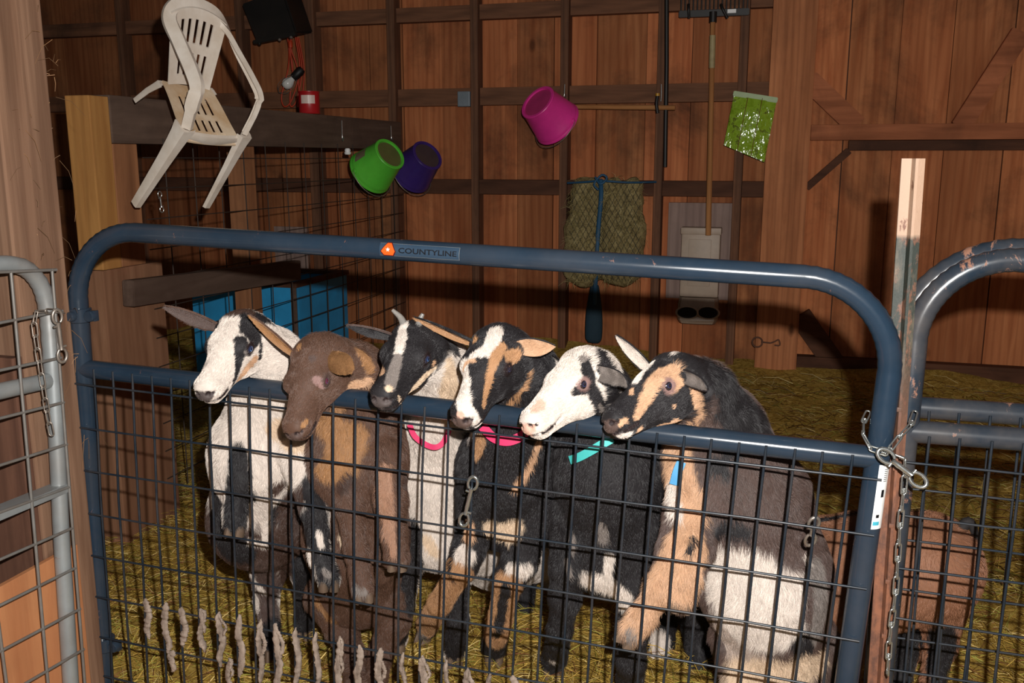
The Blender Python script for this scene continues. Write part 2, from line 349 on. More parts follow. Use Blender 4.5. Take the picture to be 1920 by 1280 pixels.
# ------------------------------------------------------------------ goats: a body is one continuous surface grown from a distance field
import openvdb
class SDF:
    def __init__(s, lo, hi, h):
        s.lo = np.array(lo, np.float64); s.h = h; s.n = (np.ceil((np.array(hi)-s.lo)/h)+1).astype(int); s.f = np.full(s.n, .05, np.float32)
    def block(s, lo, hi):
        a = np.clip(np.floor((np.array(lo)-s.lo)/s.h).astype(int), 0, s.n); b = np.clip(np.ceil((np.array(hi)-s.lo)/s.h).astype(int)+1, 0, s.n)
        if np.any(b-a < 2): return None
        ax = [(s.lo[i]+s.h*np.arange(a[i], b[i])).astype(np.float32) for i in range(3)]
        return (slice(a[0], b[0]), slice(a[1], b[1]), slice(a[2], b[2])), np.meshgrid(*ax, indexing='ij')
    def put(s, sl, d, k, sub=False):
        f = s.f[sl]
        if sub:
            h = np.clip(.5-.5*(f+d)/k, 0, 1); s.f[sl] = f+(-d-f)*h+k*h*(1-h)
        else:
            h = np.clip(.5+.5*(f-d)/k, 0, 1); s.f[sl] = f+(d-f)*h-k*h*(1-h)
    def cone(s, a, b, ra, rb, k=.02, sub=False, sq=None):
        """a limb from a to b; sq = (direction, factor) squashes it across that direction"""
        a = np.array(a, np.float64); b = np.array(b, np.float64); m = max(ra, rb)*1.3+k*1.5
        r = s.block(np.minimum(a, b)-m, np.maximum(a, b)+m)
        if r is None: return
        sl, P = r; P = [P[i]-a[i] for i in range(3)]; ba = b-a
        if sq:
            u = np.array(sq[0], float); u /= np.linalg.norm(u); q = 1/sq[1]-1
            pu = P[0]*u[0]+P[1]*u[1]+P[2]*u[2]; P = [P[i]+u[i]*pu*q for i in range(3)]; ba = ba+u*(ba@u)*q
        t = np.clip((P[0]*ba[0]+P[1]*ba[1]+P[2]*ba[2])/max(1e-9, ba@ba), 0, 1)
        d = np.sqrt((P[0]-ba[0]*t)**2+(P[1]-ba[1]*t)**2+(P[2]-ba[2]*t)**2)-(ra+(rb-ra)*t); s.put(sl, d, k, sub)
    def ell(s, c, R, r, k=.015, sub=False):
        """ellipsoid at c with axes R (3x3 rows) and radii r"""
        m = max(r)+k*1.5; q = s.block(np.array(c)-m, np.array(c)+m)
        if q is None: return
        sl, P = q; P = [P[i]-c[i] for i in range(3)]; L = [P[0]*R[j][0]+P[1]*R[j][1]+P[2]*R[j][2] for j in range(3)]
        k0 = np.sqrt(sum((L[j]/r[j])**2 for j in range(3))); k1 = np.sqrt(sum((L[j]/r[j]**2)**2 for j in range(3)))+1e-9
        s.put(sl, k0*(k0-1)/k1, k, sub)
    def mesh(s, name):
        g = openvdb.FloatGrid(background=.05); g.copyFromArray(s.f.astype(np.float32)); V, Q = g.convertToQuads(isovalue=0.0)
        V = V.astype(np.float64)*s.h+s.lo; A = V[Q]; n = np.cross(A[:, 1]-A[:, 0], A[:, 3]-A[:, 0]); up = A[:, 0, 2] > np.percentile(V[:, 2], 99.5); Q = Q if np.sum(n[up, 2]) > 0 else Q[:, ::-1]; return V, Q
def fnoise(P, sc_, seed=0):
    """cheap smooth noise on points, -1..1"""
    rs_ = np.random.RandomState(seed); o = np.zeros(len(P))
    for k in range(6):
        d = rs_.normal(size=3); d /= np.linalg.norm(d); o += np.sin(P@d*sc_*(.7+.6*rs_.rand())*6.283+rs_.rand()*6.283 + 1.3*np.sin(P@np.roll(d, 1)*sc_*4+k))
    return o/3.2
def hair_mat(name, sheen=.1):
    s = NT(name); a = s.add('ShaderNodeVertexColor', layer_name='coat'); hi = s.add('ShaderNodeHairInfo')
    v = s.add('ShaderNodeMapRange'); v.inputs['To Min'].default_value = .80; v.inputs['To Max'].default_value = 1.10; s.link(hi.outputs['Random'], v.inputs['Value'])
    c = s.mixc(1.0, a.outputs['Color'], v.outputs[0], 'MULTIPLY'); s.set(col=c, rough=.62, spec=.25); return s.m
M['coat'] = hair_mat('goat_coat')
s = NT('goat_fur'); a = s.add('ShaderNodeAttribute', attribute_name='coat'); s.set(col=a.outputs['Color'], rough=.42, spec=.45); M['fur'] = s.m
M['hoof'] = paint('horn_hoof', srgb(120, 100, 84), .5, dust=srgb(84, 66, 50), damt=.6, scale=40)
M['horn'] = paint('grey_horn', srgb(128, 124, 120), .4, dust=srgb(176, 166, 152), damt=.5, scale=50)
def eye_mat(name, iris, pupil):
    s = NT(name); tc = s.add('ShaderNodeTexCoord'); sp = s.add('ShaderNodeSeparateXYZ'); s.link(tc.outputs['Object'], sp.inputs[0])
    s.set(rough=.04, spec=.8, coat=1.0); s.b.inputs['Base Color'].default_value = iris; return s.m
M['eye_dark'] = eye_mat('dark_eye', srgb(40, 34, 40), None); M['eye_blue'] = eye_mat('painted_eyeshine_eye', srgb(40, 44, 66), None); M['eye_red'] = eye_mat('half_closed_eye', srgb(96, 44, 56), None)
M['pupil'] = eye_mat('pupil', srgb(56, 70, 120), None); M['pupil_eyeshine'] = eye_mat('painted_eyeshine_pupil', srgb(110, 176, 255), None)  # the flash's eyeshine is painted into the pupils as blue base colour
CL = dict(w=srgb(226, 213, 202), cr=srgb(222, 196, 168), pk=srgb(224, 178, 158), tn=srgb(178, 134, 96), tl=srgb(206, 164, 130), db=srgb(74, 54, 46), br=srgb(94, 68, 55), bk=srgb(38, 35, 37), gr=srgb(132, 122, 116), gb=srgb(92, 74, 68), nose=srgb(88, 78, 76), sk=srgb(150, 118, 112), ln=srgb(46, 34, 34), rt=srgb(164, 120, 80), lt=srgb(164, 124, 100), fw=srgb(150, 104, 78), gr2=srgb(186, 168, 156))
def grow_fur(V, Q, col, L, flow, count, parent, org, weight=None, seed=17, rad=.00034):
    """short stems combed along `flow`, lifted a little off the skin; per-vertex colour and length"""
    rs_ = np.random.RandomState(seed); P4 = V[Q]; fn = np.cross(P4[:, 1]-P4[:, 0], P4[:, 3]-P4[:, 0])+np.cross(P4[:, 3]-P4[:, 2], P4[:, 1]-P4[:, 2]); ar = np.linalg.norm(fn, axis=1)
    N_ = fn/(ar[:, None]+1e-12); wgt = ar*(weight[Q[:, 0]] if weight is not None else 1); fi = rs_.choice(len(Q), int(count), p=wgt/wgt.sum()); u = rs_.rand(len(fi), 1); v = rs_.rand(len(fi), 1)
    p = (P4[fi, 0]*(1-u)+P4[fi, 1]*u)*(1-v)+(P4[fi, 3]*(1-u)+P4[fi, 2]*u)*v; n = N_[fi]; c = col[Q[fi, 0]]; L_ = L[Q[fi, 0]]*(.65+.6*rs_.rand(len(fi)))
    cl = np.stack([fnoise(p, 30, 11), fnoise(p, 30, 12), fnoise(p, 30, 13)], 1)*.45+np.stack([fnoise(p, 9, 14), fnoise(p, 9, 15), fnoise(p, 9, 16)], 1)*.35
    t = flow[Q[fi, 0]]+cl+rs_.normal(size=p.shape)*.15; t -= n*np.sum(t*n, 1)[:, None]; t /= np.linalg.norm(t, axis=1)[:, None]+1e-9
    lift = np.where(L_ < .008, .20, .36)[:, None]; keep = L_ > .0012
    A3 = np.stack([p-n*.0006, p+(t*.5+n*(lift*.9))*L_[:, None]*.62, p+(t*1.0+n*lift)*L_[:, None]], 1)[keep]-org; c = c[keep]*(.70+.50*rs_.rand(keep.sum(), 1))+.006*rs_.rand(keep.sum(), 1); m_ = len(A3)
    hc_ = bpy.data.hair_curves.new('fur'); hc_.add_curves([3]*m_); hc_.attributes['position'].data.foreach_set('vector', A3.astype(np.float32).ravel())
    ra = hc_.attributes['radius'] if 'radius' in hc_.attributes else hc_.attributes.new('radius', 'FLOAT', 'POINT'); ra.data.foreach_set('value', np.tile(np.array([rad, rad*.8, rad*.15], np.float32), m_))
    cc_ = hc_.attributes.new('coat', 'FLOAT_COLOR', 'CURVE'); cc_.data.foreach_set('color', np.concatenate([np.clip(c, 0, 1), np.ones((m_, 1))], 1).astype(np.float32).ravel())
    hc_.materials.append(M['fur']); fo_ = bpy.data.objects.new('fur', hc_); C.objects.link(fo_); fo_.parent = parent; return fo_
class Goat:
    def __init__(g, label, hs, ho, R, lo, hi, h=.0031, group=None):
        g.s = hs; g.o = np.array(ho); g.R = np.array(R); g.f = SDF(lo, hi, h); g.label = label; g.strokes = []; g.extra = []; g.ex = .35
    def L(g, p): return g.o+g.R@(np.array(p, float)*g.s)         # head space -> world
    def head(g, neck, nr=(.055, .075), jaw=1.05, w=1.0, mz=.90, brow=1.0):
        s, f, A = g.s, g.f, g.R.T
        E = lambda c, r, k=.06, sub=False: f.ell(g.L(c), A, [x*s for x in r], k*s, sub)
        Cn = lambda a, b, ra, rb, k=.06, **q: f.cone(g.L(a), g.L(b), ra*s, rb*s, k*s, **q)
        E((.17, 0, -.13), (.25, .20*w, .19)); E((.33, 0, -.085), (.24, .185*w, .12*brow), .08)
        for q in (1, -1):
            E((g.ex-.01, q*.165*w, -.095), (.12, .085, .095), .07)          # orbit
            E((.30, q*.085*w, -.27), (.20, .10*w, .20*jaw), .09)     # cheek
            E((.91, q*.065*mz, -.165), (.085, .066*mz, .085), .05)    # nostril wing
            E((.80, q*.085*mz, -.24), (.13, .06*mz, .065), .06)       # lip
        Cn((.38, 0, -.17), (.86, 0, -.185), .185*w, .116*mz, .08, sq=(g.R[:, 1], .95))
        Cn((.28, 0, -.07), (.88, 0, -.125), .115, .082, .08)          # bridge of the nose
        Cn((.26, 0, -.31*jaw), (.82, 0, -.275), .155, .082, .10)
        E((.90, 0, -.20), (.115, .108*mz, .105), .06); E((.87, 0, -.305), (.075, .062, .045), .05)
        for q in (1, -1):
            E((g.ex, q*.268*w, -.112), (.060, .045, .034), .022, True)      # eye opening
            E((1.0, q*.062*mz, -.155), (.034, .022, .026), .02, True); E((.965, q*.108*mz, -.160), (.045, .018, .012), .02, True)   # nostril and its slit
            pts = [(1.02, q*.0, -.262), (.95, q*.085*mz, -.258), (.84, q*.118*mz, -.262), (.74, q*.135*mz, -.275), (.66, q*.142*mz, -.262)]
            for a, b in zip(pts, pts[1:]): Cn(a, b, .014, .012, .014, sub=True)
        Cn((.13, 0, -.16), (0.02, 0, -.24), .19, .20, .08)
        if neck is not None:
            n0 = g.L((.04, 0, -.24)); pts = [n0]+[np.array(p[0]) for p in neck]; rad = [nr[0]]+[p[1] for p in neck]
            for a, b, r1, r2 in zip(pts, pts[1:], rad, rad[1:]): f.cone(a, b, r1, r2, .03)
    def limb(g, pts, k=.018): 
        for (a, ra), (b, rb) in zip(pts, pts[1:]): g.f.cone(a, b, ra, rb, k)
    def trunk(g, pts, k=.05):
        for (a, ra), (b, rb) in zip(pts, pts[1:]): g.f.cone(a, b, ra, rb, k)
    def build(g, base, fur=120000, flen=.014, hlen=.0056, back=None, comb=(0, 0, -1), density=1.0):
        V, Q = g.f.mesh('body'); g.V = V
        co = np.mean(V, 0); lo = V.min(0)
        g.root = thing('goat', g.label, 'goat', (float(co[0]), float(co[1]), float(lo[2])), None); org = np.array(g.root.location)
        # paint the coat: strokes are paths over the body surface
        bvh = BVHTree.FromPolygons([Vector(v) for v in V], [list(map(int, q)) for q in Q])
        def hit(px, py):
            d = ray(px, py).normalized(); r = bvh.ray_cast(CAM, d)
            if r[0] is None:
                lastp = getattr(g, 'lastp', Vector(co)); t = (lastp-CAM).dot(d); r = bvh.find_nearest(CAM+d*t)
            g.lastp = r[0]; return np.array(r[0])
        col = np.tile(np.array(CL[base][:3]), (len(V), 1)); g.hair = np.ones(len(V))
        n1 = fnoise(V, 22, 1); n2 = fnoise(V, 75, 2); n3 = fnoise(V, 210, 3)
        HL = (V-g.o)@g.R/g.s
        def apply(S, rad, c, hard=.18):
            S = [np.array(p) for p in S]; rad = rad if isinstance(rad, (list, tuple)) else [rad]*len(S)
            if len(S) == 1: S = S*2; rad = list(rad)*2
            best = np.full(len(V), 9.)
            for a, b, ra, rb in zip(S, S[1:], rad, rad[1:]):
                ba = b-a; t = np.clip(((V-a)@ba)/max(1e-12, ba@ba), 0, 1); d = np.linalg.norm(V-a-np.outer(t, ba), axis=1)/(ra+(rb-ra)*t); best = np.minimum(best, d)
            q = best + (n1*.10+n2*.08+n3*.06)*min(1, .02/np.mean(rad)+.5); m = np.clip((1+hard/2-q)/hard, 0, 1)[:, None]
            c = np.array(CL[c][:3] if isinstance(c, str) else c[:3]); col[:] = col*(1-m)+c*m; return m[:, 0]
        for st in g.strokes:
            kind = st[0]
            if kind == 'px':
                pts = [hit(*p[:2]) for p in st[1]]; dep = [(Vector(p)-CAM).dot(cf) for p in pts]
                rd = st[2] if isinstance(st[2], (list, tuple)) else [st[2]]*len(pts)
                apply(pts, [r*d/FPX for r, d in zip(rd, dep)], st[3])
            elif kind == 'w': apply(st[1], st[2], st[3])
            elif kind == 'h':
                for q in ((1, -1) if len(st) < 5 else (st[4],)): apply([g.L((p[0], p[1]*q, p[2])) for p in st[1]], (np.array(st[2])*g.s).tolist() if isinstance(st[2], (list, tuple)) else st[2]*g.s, st[3])
        # bare skin of the nose, dark eye rims, the line of the mouth
        nose_c = getattr(g, 'nose_c', 'nose')
        apply([g.L((1.0, .055, -.17)), g.L((1.0, -.055, -.17)), g.L((.985, 0, -.22))], .055*g.s, nose_c)
        for q in (1, -1):
            apply([g.L((g.ex, q*.235, -.112))], .078*g.s, getattr(g, 'rim', 'ln'), .35) if getattr(g, 'rims', True) else None
            mp = [g.L((x, q*y, z)) for x, y, z in ((1.0, .03, -.262), (.96, .085, -.262), (.86, .13, -.265), (.76, .15, -.275), (.69, .16, -.262))]
            apply(mp, .022*g.s, 'ln', .5); apply([g.L((.99, q*.058, -.146))], .03*g.s, 'ln'); apply([g.L((.955, q*.095, -.16))], .018*g.s, 'ln')
        # slight natural mottling
        col *= (1+.05*n2+.05*n3)[:, None]; col = np.clip(col, 0.005, .95)
        hx = HL[:, 0]; inhead = (hx > -.15) & (hx < 1.3) & (np.abs(HL[:, 1]) < .45) & (HL[:, 2] > -.62) & (HL[:, 2] < .3)
        ln = np.where(inhead, hlen/flen, 1.0); ln = np.where(inhead & (hx < .15), (hlen/flen+1)/2, ln)
        bare = inhead & ((hx > .93)); ln = np.where(bare, .1, ln)
        for q in (1, -1): ln = np.where(np.linalg.norm(HL-np.array([g.ex, q*.25, -.112]), axis=1) < .075, .06, ln)
        for q in (1, -1):
            for mp_ in ((.96, .085, -.262), (.9, .11, -.263), (.84, .13, -.266), (.79, .145, -.272), (.73, .155, -.27)): ln = np.where(np.linalg.norm(HL-np.array([mp_[0], mp_[1]*q, mp_[2]]), axis=1) < .045, .12, ln)
        for (p, r, v) in g.extra: ln = np.where(np.linalg.norm(V-np.array(p), axis=1) < r, v, ln)
        me = mesh_np('body', V-org, Q)
        ca = me.color_attributes.new('coat', 'BYTE_COLOR', 'CORNER'); li = np.empty(len(me.loops), np.int32); me.loops.foreach_get('vertex_index', li)
        cc = np.concatenate([col, np.ones((len(V), 1))], 1)[li]; ca.data.foreach_set('color', cc.astype(np.float32).ravel()); me.color_attributes.active_color = ca
        me.materials.append(M['coat']); o = bpy.data.objects.new('body', me); C.objects.link(o); o.parent = g.root; smooth(o); g.body = o
        if fur: grow_fur(V, Q, col, ln*flen, np.where(inhead[:, None], -g.R[:, 0], np.array([0, .15, -1.])), fur, g.root, org, 1+1.6*inhead)
        return g
    def eyes(g, mat='eye_dark', w=1.0, r=.058, dy=0, half=False):
        for q in (1, -1):
            c = g.L((g.ex, q*(.198*w+dy), -.112)); bm = B(); rad = r*g.s
            bmesh.ops.create_uvsphere(bm, u_segments=20, v_segments=14, radius=rad, matrix=Matrix.Translation(Vector(c)))
            e = obj('eye', bm, M[mat], g.root, ang=None)
            bm = B(); ax = Vector(g.R[:, 1])*q; fx = Vector(g.R[:, 0])+Vector((0, 0, -.0)); hz = (fx-ax*fx.dot(ax)).normalized(); vt = ax.cross(hz); cc_ = Vector(c)
            pts = [(cc_+(ax+hz*(math.cos(t)*.56)+vt*(math.sin(t)*.40)).normalized()*(rad*1.012)) for t in [2*math.pi*k/14 for k in range(14)]]
            bm.faces.new([bm.verts.new(p) for p in pts]); obj('pupil', bm, M['pupil_eyeshine' if mat == 'eye_blue' else 'pupil'], e, sm=False)
    def ear(g, root, tip, opening, width, cout, cin, curl=.9, name='ear', bend=None, tipw=.05):
        """a cupped leaf from root to tip (world points); opening: the way its hollow faces"""
        a, b = Vector(root), Vector(tip); ax = (b-a); Ln = ax.length; ax.normalize(); op = Vector(opening); op = (op-ax*op.dot(ax)).normalized(); sd = ax.cross(op)
        bv = Vector(bend) if bend else Vector((0, 0, 0)); bm = B(); NS, NC = 12, 9; th = .0022; outer = []; inner = []; pos_ = ([], [])
        for i in range(NS+1):
            t = i/NS; wd = width*(math.sin(math.pi*min(1, t*.86+.10))**.75)*(1-.1*t); wd = max(wd, .0015); c = a+ax*(Ln*t)+bv*(math.sin(math.pi*t*.5)**2)
            cu_ = curl*(1-.55*t)+.25; ro, ri = [], []
            for j in range(NC):
                u = (j/(NC-1)-.5)*2; an = u*cu_*1.25; R_ = wd/max(.3, cu_*1.25)
                p = c+sd*(math.sin(an)*R_)+op*((1-math.cos(an))*R_-.25*wd); nn = (op*math.cos(an)-sd*math.sin(an))
                ro.append(bm.verts.new(p-nn*th/2)); ri.append(bm.verts.new(p+nn*th/2))
            outer.append(ro); inner.append(ri); pos_[0].append([v.co.copy() for v in ro]); pos_[1].append([v.co.copy() for v in ri])
        fo_, fi_ = [], []
        for i in range(NS):
            for j in range(NC-1):
                fo_.append(bm.faces.new((outer[i][j], outer[i][j+1], outer[i+1][j+1], outer[i+1][j]))); fi_.append(bm.faces.new((inner[i][j], inner[i+1][j], inner[i+1][j+1], inner[i][j+1])))
            bm.faces.new((outer[i][0], outer[i+1][0], inner[i+1][0], inner[i][0])); bm.faces.new((outer[i][-1], inner[i][-1], inner[i+1][-1], outer[i+1][-1]))
        bm.faces.new(outer[-1]+inner[-1][::-1]); bm.faces.new(inner[0]+outer[0][::-1])
        lay = bm.loops.layers.color.new('coat'); si = set(fi_); e0 = np.array(CL[cout][:3] if isinstance(cout, str) else cout[:3]); e1 = np.array(CL[cin][:3] if isinstance(cin, str) else cin[:3])
        enc = lambda c: [1.055*x**(1/2.4)-.055 if x > .0031308 else 12.92*x for x in c]
        for f_ in bm.faces:
            for l in f_.loops: n_ = .9+.2*noise.noise(l.vert.co*120); l[lay] = (*[min(1, x) for x in enc((e1 if f_ in si else e0)*n_)], 1)
        o = obj(name, bm, M['coat'], g.root, ang=None); o.data.color_attributes.active_color_index = 0
        Vs, Qs, Cs = [], [], []
        for grid_, c__, flip in ((outer, e0, 0), (inner, e1, 1)):
            k0 = len(Vs); Vs += [tuple(a+bv*0) for a in []]
            for row in pos_[flip]:
                for p in row: Vs.append(tuple(p)); Cs.append(c__)
            for i in range(NS):
                for j in range(NC-1):
                    q_ = [k0+i*NC+j, k0+i*NC+j+1, k0+(i+1)*NC+j+1, k0+(i+1)*NC+j]; Qs.append(q_ if not flip else q_[::-1])
        Vs = np.array(Vs); Qs = np.array(Qs); Cs = np.array(Cs); cen = np.array(a+ax*Ln*.5+op*width)
        A_ = Vs[Qs[:NS*(NC-1)]]; nn_ = np.cross(A_[:, 1]-A_[:, 0], A_[:, 3]-A_[:, 0]); 
        if np.sum(nn_@np.array(op)) > 0: Qs = Qs[:, ::-1]
        f_ = grow_fur(Vs, Qs, Cs, np.full(len(Vs), .0052), np.tile(np.array(ax), (len(Vs), 1)), 5000, g.root, np.array(g.root.location), None, 3, .0003); f_.name = 'ear_fur'; f_.parent = o
        f_.location = -o.location
        return o
    def hoof(g, p, d, fwd, size=1.0):
        """a cloven hoof: two horn toes at the end of a leg, d = down the leg, fwd = the way the toes point"""
        p, d, fwd = Vector(p), Vector(d).normalized(), Vector(fwd); fwd = (fwd-d*fwd.dot(d)).normalized(); sd = d.cross(fwd); h = None
        for q in (1, -1):
            bm = B(); rings = []
            for t, hw, lf, lb in ((0, .0105, .012, .013), (.35, .0115, .017, .014), (.75, .012, .024, .015), (1, .0115, .027, .015)):
                c = p+d*(t*.026*size)+sd*(q*.0115*size); ring = []
                for k in range(10):
                    a = 2*math.pi*k/10; u = math.cos(a); v = math.sin(a); ring.append(bm.verts.new(c+fwd*((lf if u > 0 else lb)*u*size)+sd*(hw*v*size*(1-.45*max(0, u)))))
                rings.append(ring)
            for A_, B_ in zip(rings, rings[1:]):
                for k in range(10): bm.faces.new((A_[k], A_[(k+1) % 10], B_[(k+1) % 10], B_[k]))
            bm.faces.new(rings[0]); bm.faces.new(rings[-1]); obj('hoof_claw', bm, M['hoof'], g.root, ang=50)
    def collar(g, pts, r, mat, name='collar', label=None, flat=.28, wid=.011):
        """a webbing band swept through surface points"""
        P = catmull(pts, 5); bm = B(); rows = []
        for i, p in enumerate(P):
            a = P[max(0, i-1)]; b = P[min(len(P)-1, i+1)]; d = (b-a).normalized(); n_ = (CAM-p).normalized(); up = d.cross(n_).normalized(); n_ = up.cross(d)
            rows.append([bm.verts.new(p+up*(u*wid)+n_*v) for u, v in ((-1, .001), (-1, .003), (1, .003), (1, .001))])
        for A_, B_ in zip(rows, rows[1:]):
            for k in range(4): bm.faces.new((A_[k], A_[(k+1) % 4], B_[(k+1) % 4], B_[k]))
        bm.faces.new(rows[0]); bm.faces.new(rows[-1]); o = obj(name, bm, mat, g.root, ang=30)
        if label: o['label'] = label
        return o
# ------------------------------------------------------------------ the navy pen gate
GY = 1.66
def pl(px, py, y=GY): return PY(px, py, y)
def xsect(a, b, c, d):           # meeting point of two lines that lie in a plane y = const
    den = (a.x-b.x)*(c.z-d.z)-(a.z-b.z)*(c.x-d.x)
    t = ((a.x-c.x)*(c.z-d.z)-(a.z-c.z)*(c.x-d.x))/den; return a+(b-a)*t
def bendtube(bm, pts, R, r, seg=20, n=14, crimp=.0):
    P = fillet(pts, R, n); P2 = []; rad = []
    for i, p in enumerate(P):
        P2.append(p); rad.append(r)
        if i < len(P)-1 and (P[i+1]-p).length < .05:      # inside a bend: press crimps into the tube
            P2.append((p+P[i+1])/2); rad.append(r*(1-crimp))
    tube(bm, P2, r, seg, rad=rad)
def enamel(o): return o
TA, TB = pl(253, 436), pl(1496.8, 517.6); L1, L2 = pl(148, 583.7), pl(194, 1240); R1, R2 = pl(1664.7, 720), pl(1587, 1280)
TL, TR = xsect(TA, TB, L1, L2), xsect(TA, TB, R1, R2)
dn = (L2-L1).normalized(); BL = L2+dn*(L2.z+.07)/abs(dn.z); dr = (R2-R1).normalized(); BR = R2+dr*(R2.z+.10)/abs(dr.z)
gate = thing('farm_gate', 'navy tubular gate the goats lean over, orange logo on its top rail', 'gate', (0, GY, -.128))
r0 = .021
bm = B(); bendtube(bm, [BL, TL, TR, BR], .155, r0, crimp=.045); obj('frame', bm, M['blue'], gate, ang=None)
MA, MB = pl(245.8, 700.4), pl(1584, 851)
ML, MR = xsect(MA, MB, L1, L2), xsect(MA, MB, R1, R2)
bm = B(); tube(bm, [ML, MR], r0*.98, 20); obj('middle_rail', bm, M['blue'], gate, ang=None)
bm = B(); tube(bm, [BL+Vector((0, 0, .02)), BR+Vector((0, 0, .02))], r0*.98, 16); obj('bottom_rail', bm, M['blue'], gate, ang=None)
fy = GY-.0235
W1a, W1b = PY(152, 717.5, fy), PY(1628, 897.5, fy); W3a, W3b = PY(154, 873.3, fy), PY(1612.7, 1091.9, fy)
bm = B(); rr = random.Random(4); zl = W1a.z; i = 0
while True:
    za = W1a.z-.1016*i; zb = W1b.z-.1016*i
    if za < BL.z+.01: break
    xa = L1.x+(L2.x-L1.x)*(L1.z-za)/(L1.z-L2.z)-.012; xb = R1.x+(R2.x-R1.x)*(R1.z-zb)/(R1.z-R2.z)+.008
    tube(bm, [Vector((xa+(xb-xa)*k/8, fy-.004+rr.uniform(-.002, .002), za+(zb-za)*k/8+rr.uniform(-.0012, .0012))) for k in range(9)], .0024, 8); i += 1
cols = [194, 228, 263, 298, 332, 366, 401, 438, 473, 510, 548.6, 586, 625, 665, 706.7, 749, 791, 834.6, 881.6, 927.3, 973, 1021, 1069.5, 1118.7, 1166.8, 1217, 1267.4, 1317.5, 1369, 1419, 1473, 1524, 1580]
for k, cx in enumerate(cols):
    a = PY(cx, 1000, fy); f = (a.x-L1.x)/(R1.x-L1.x); d = dn.lerp(dr, f).normalized()
    zt = ML.z+(MR.z-ML.z)*f+.006; top = a+d*((zt-a.z)/d.z); bot = a+d*((BL.z+(BR.z-BL.z)*f+.02-a.z)/d.z)
    tube(bm, [top+Vector((0, .004, 0))]+[top.lerp(bot, t/6)+Vector((rr.uniform(-.0015, .0015), rr.uniform(-.002, .002), 0)) for t in range(1, 7)], .0026, 8)
obj('wire_mesh', bm, M['wire'], gate, ang=None)
# hinges on the left upright: a strap, a boss and a bolt
for hx, hy in ((150, 590), (196, 1205)):
    h = pl(hx, hy); bm = B(); lathe(bm, [(.0225, -.016), (.0245, -.014), (.0245, .014), (.0225, .016)], h, (0, 0, 1), 20)
    box(bm, h+Vector((.012, -.008, -.012)), h+Vector((.045, .006, .012)), .002); lathe(bm, [(.011, -.012), (.013, -.009), (.013, 0)], h+Vector((.034, -.004, 0)), (0, 1, 0), 12)
    lathe(bm, [(.009, -.012), (.0115, -.009), (.0115, 0)], h+Vector((0, -.022, 0)), (0, 1, 0), 12)
    tube(bm, [h+Vector((-.075, .0, .012)), h+Vector((-.02, -.004, .013))], .004, 8)
    obj('hinge', bm, M['blue'], gate)
# the stickers, wrapped round the tube
def flat_mat(name, c, rough=.35, emit=None):
    s = NT(name); n = s.noise(s.co(), 90, 3); s.set(col=s.ramp(n, [(.3, tuple(x*.92 for x in c[:3])), (.6, c[:3])]), rough=rough); return s.m
M['ink'] = flat_mat('black_print', srgb(18, 20, 26)); M['orange'] = flat_mat('orange_print', srgb(255, 92, 30)); M['white'] = flat_mat('white_print', srgb(240, 240, 238)); M['red_edge'] = flat_mat('dark_red_print', srgb(70, 22, 22))
M['clear'] = paint('clear_label_film', srgb(50, 68, 86), .3, bump=0)
def wrapmesh(name, polys, a, b, R, mat, parent, uoff=0):
    """polys: outlines in (u along the tube from a to b, v up) metres, sliced finely and laid round a tube of radius R"""
    bm = B(); ax = (b-a).normalized(); front = Vector((0, -1, 0)); upv = ax.cross(front); upv = upv if upv.z > 0 else -upv
    for poly in polys:
        try: bm.faces.new([bm.verts.new((u, v, 0)) for u, v in poly])
        except Exception: pass
    vs_ = [v.co.y for v in bm.verts]; q = min(vs_)+.001
    while q < max(vs_):
        bmesh.ops.bisect_plane(bm, geom=bm.verts[:]+bm.edges[:]+bm.faces[:], plane_co=(0, q, 0), plane_no=(0, 1, 0)); q += .0012
    for v in bm.verts:
        u, vv = v.co.x, v.co.y; an = vv/R; v.co = a+ax*u+front*(math.cos(an)*R)+upv*(math.sin(an)*R)
    bmesh.ops.triangulate(bm, faces=bm.faces[:]); return obj(name, bm, mat, parent, sm=False)
ucx = lambda px, py: (pl(px, py)-TA).length
u0, u1 = ucx(720, 466), ucx(868, 476); tv = .002
stk = wrapmesh('brand_sticker', [[(u0, tv-.0125), (u1, tv-.0125), (u1, tv+.013), (u0, tv+.013)]], TA, TB, r0+.0003, M['clear'], gate)
wrapmesh('film_edge', [[(u0, tv-.0125), (u1, tv-.0125), (u1, tv-.012), (u0, tv-.012)], [(u1-.0006, tv-.0125), (u1, tv-.0125), (u1, tv+.013), (u1-.0006, tv+.013)], [(u0, tv+.0125), (u1, tv+.0125), (u1, tv+.013), (u0, tv+.013)]], TA, TB, r0+.0005, M['galv'], stk)
stk['label'] = 'clear film sticker with an orange badge and dark capital lettering'
ec = ucx(735.5, 459); s_ = .0148
tri = [(-.62, -.95), (.75, -.95), (1.08, -.3), (.45, 1.0), (-.12, 1.0), (-1.05, -.35)]
wrapmesh('emblem_edge', [[(ec+x*s_*1.04, tv+.001+y*s_*.98) for x, y in tri]], TA, TB, r0+.0006, M['red_edge'], stk)
wrapmesh('emblem', [[(ec+x*s_*.90, tv+.001+y*s_*.85) for x, y in tri]], TA, TB, r0+.0009, M['orange'], stk)
star = [(math.sin(k*math.pi/5)*(.0046 if k % 2 == 0 else .0019), math.cos(k*math.pi/5)*(.0046 if k % 2 == 0 else .0019)) for k in range(10)]
wrapmesh('star', [[(ec+star[k][0], tv+star[k][1]), (ec+star[(k+1) % 10][0], tv+star[(k+1) % 10][1]), (ec, tv)] for k in range(10)], TA, TB, r0+.0012, M['white'], stk)
fc = bpy.data.curves.new('t', 'FONT'); fc.body = 'COUNTYLINE'; fc.size = 1; fc.offset = .022; fc.resolution_u = 3
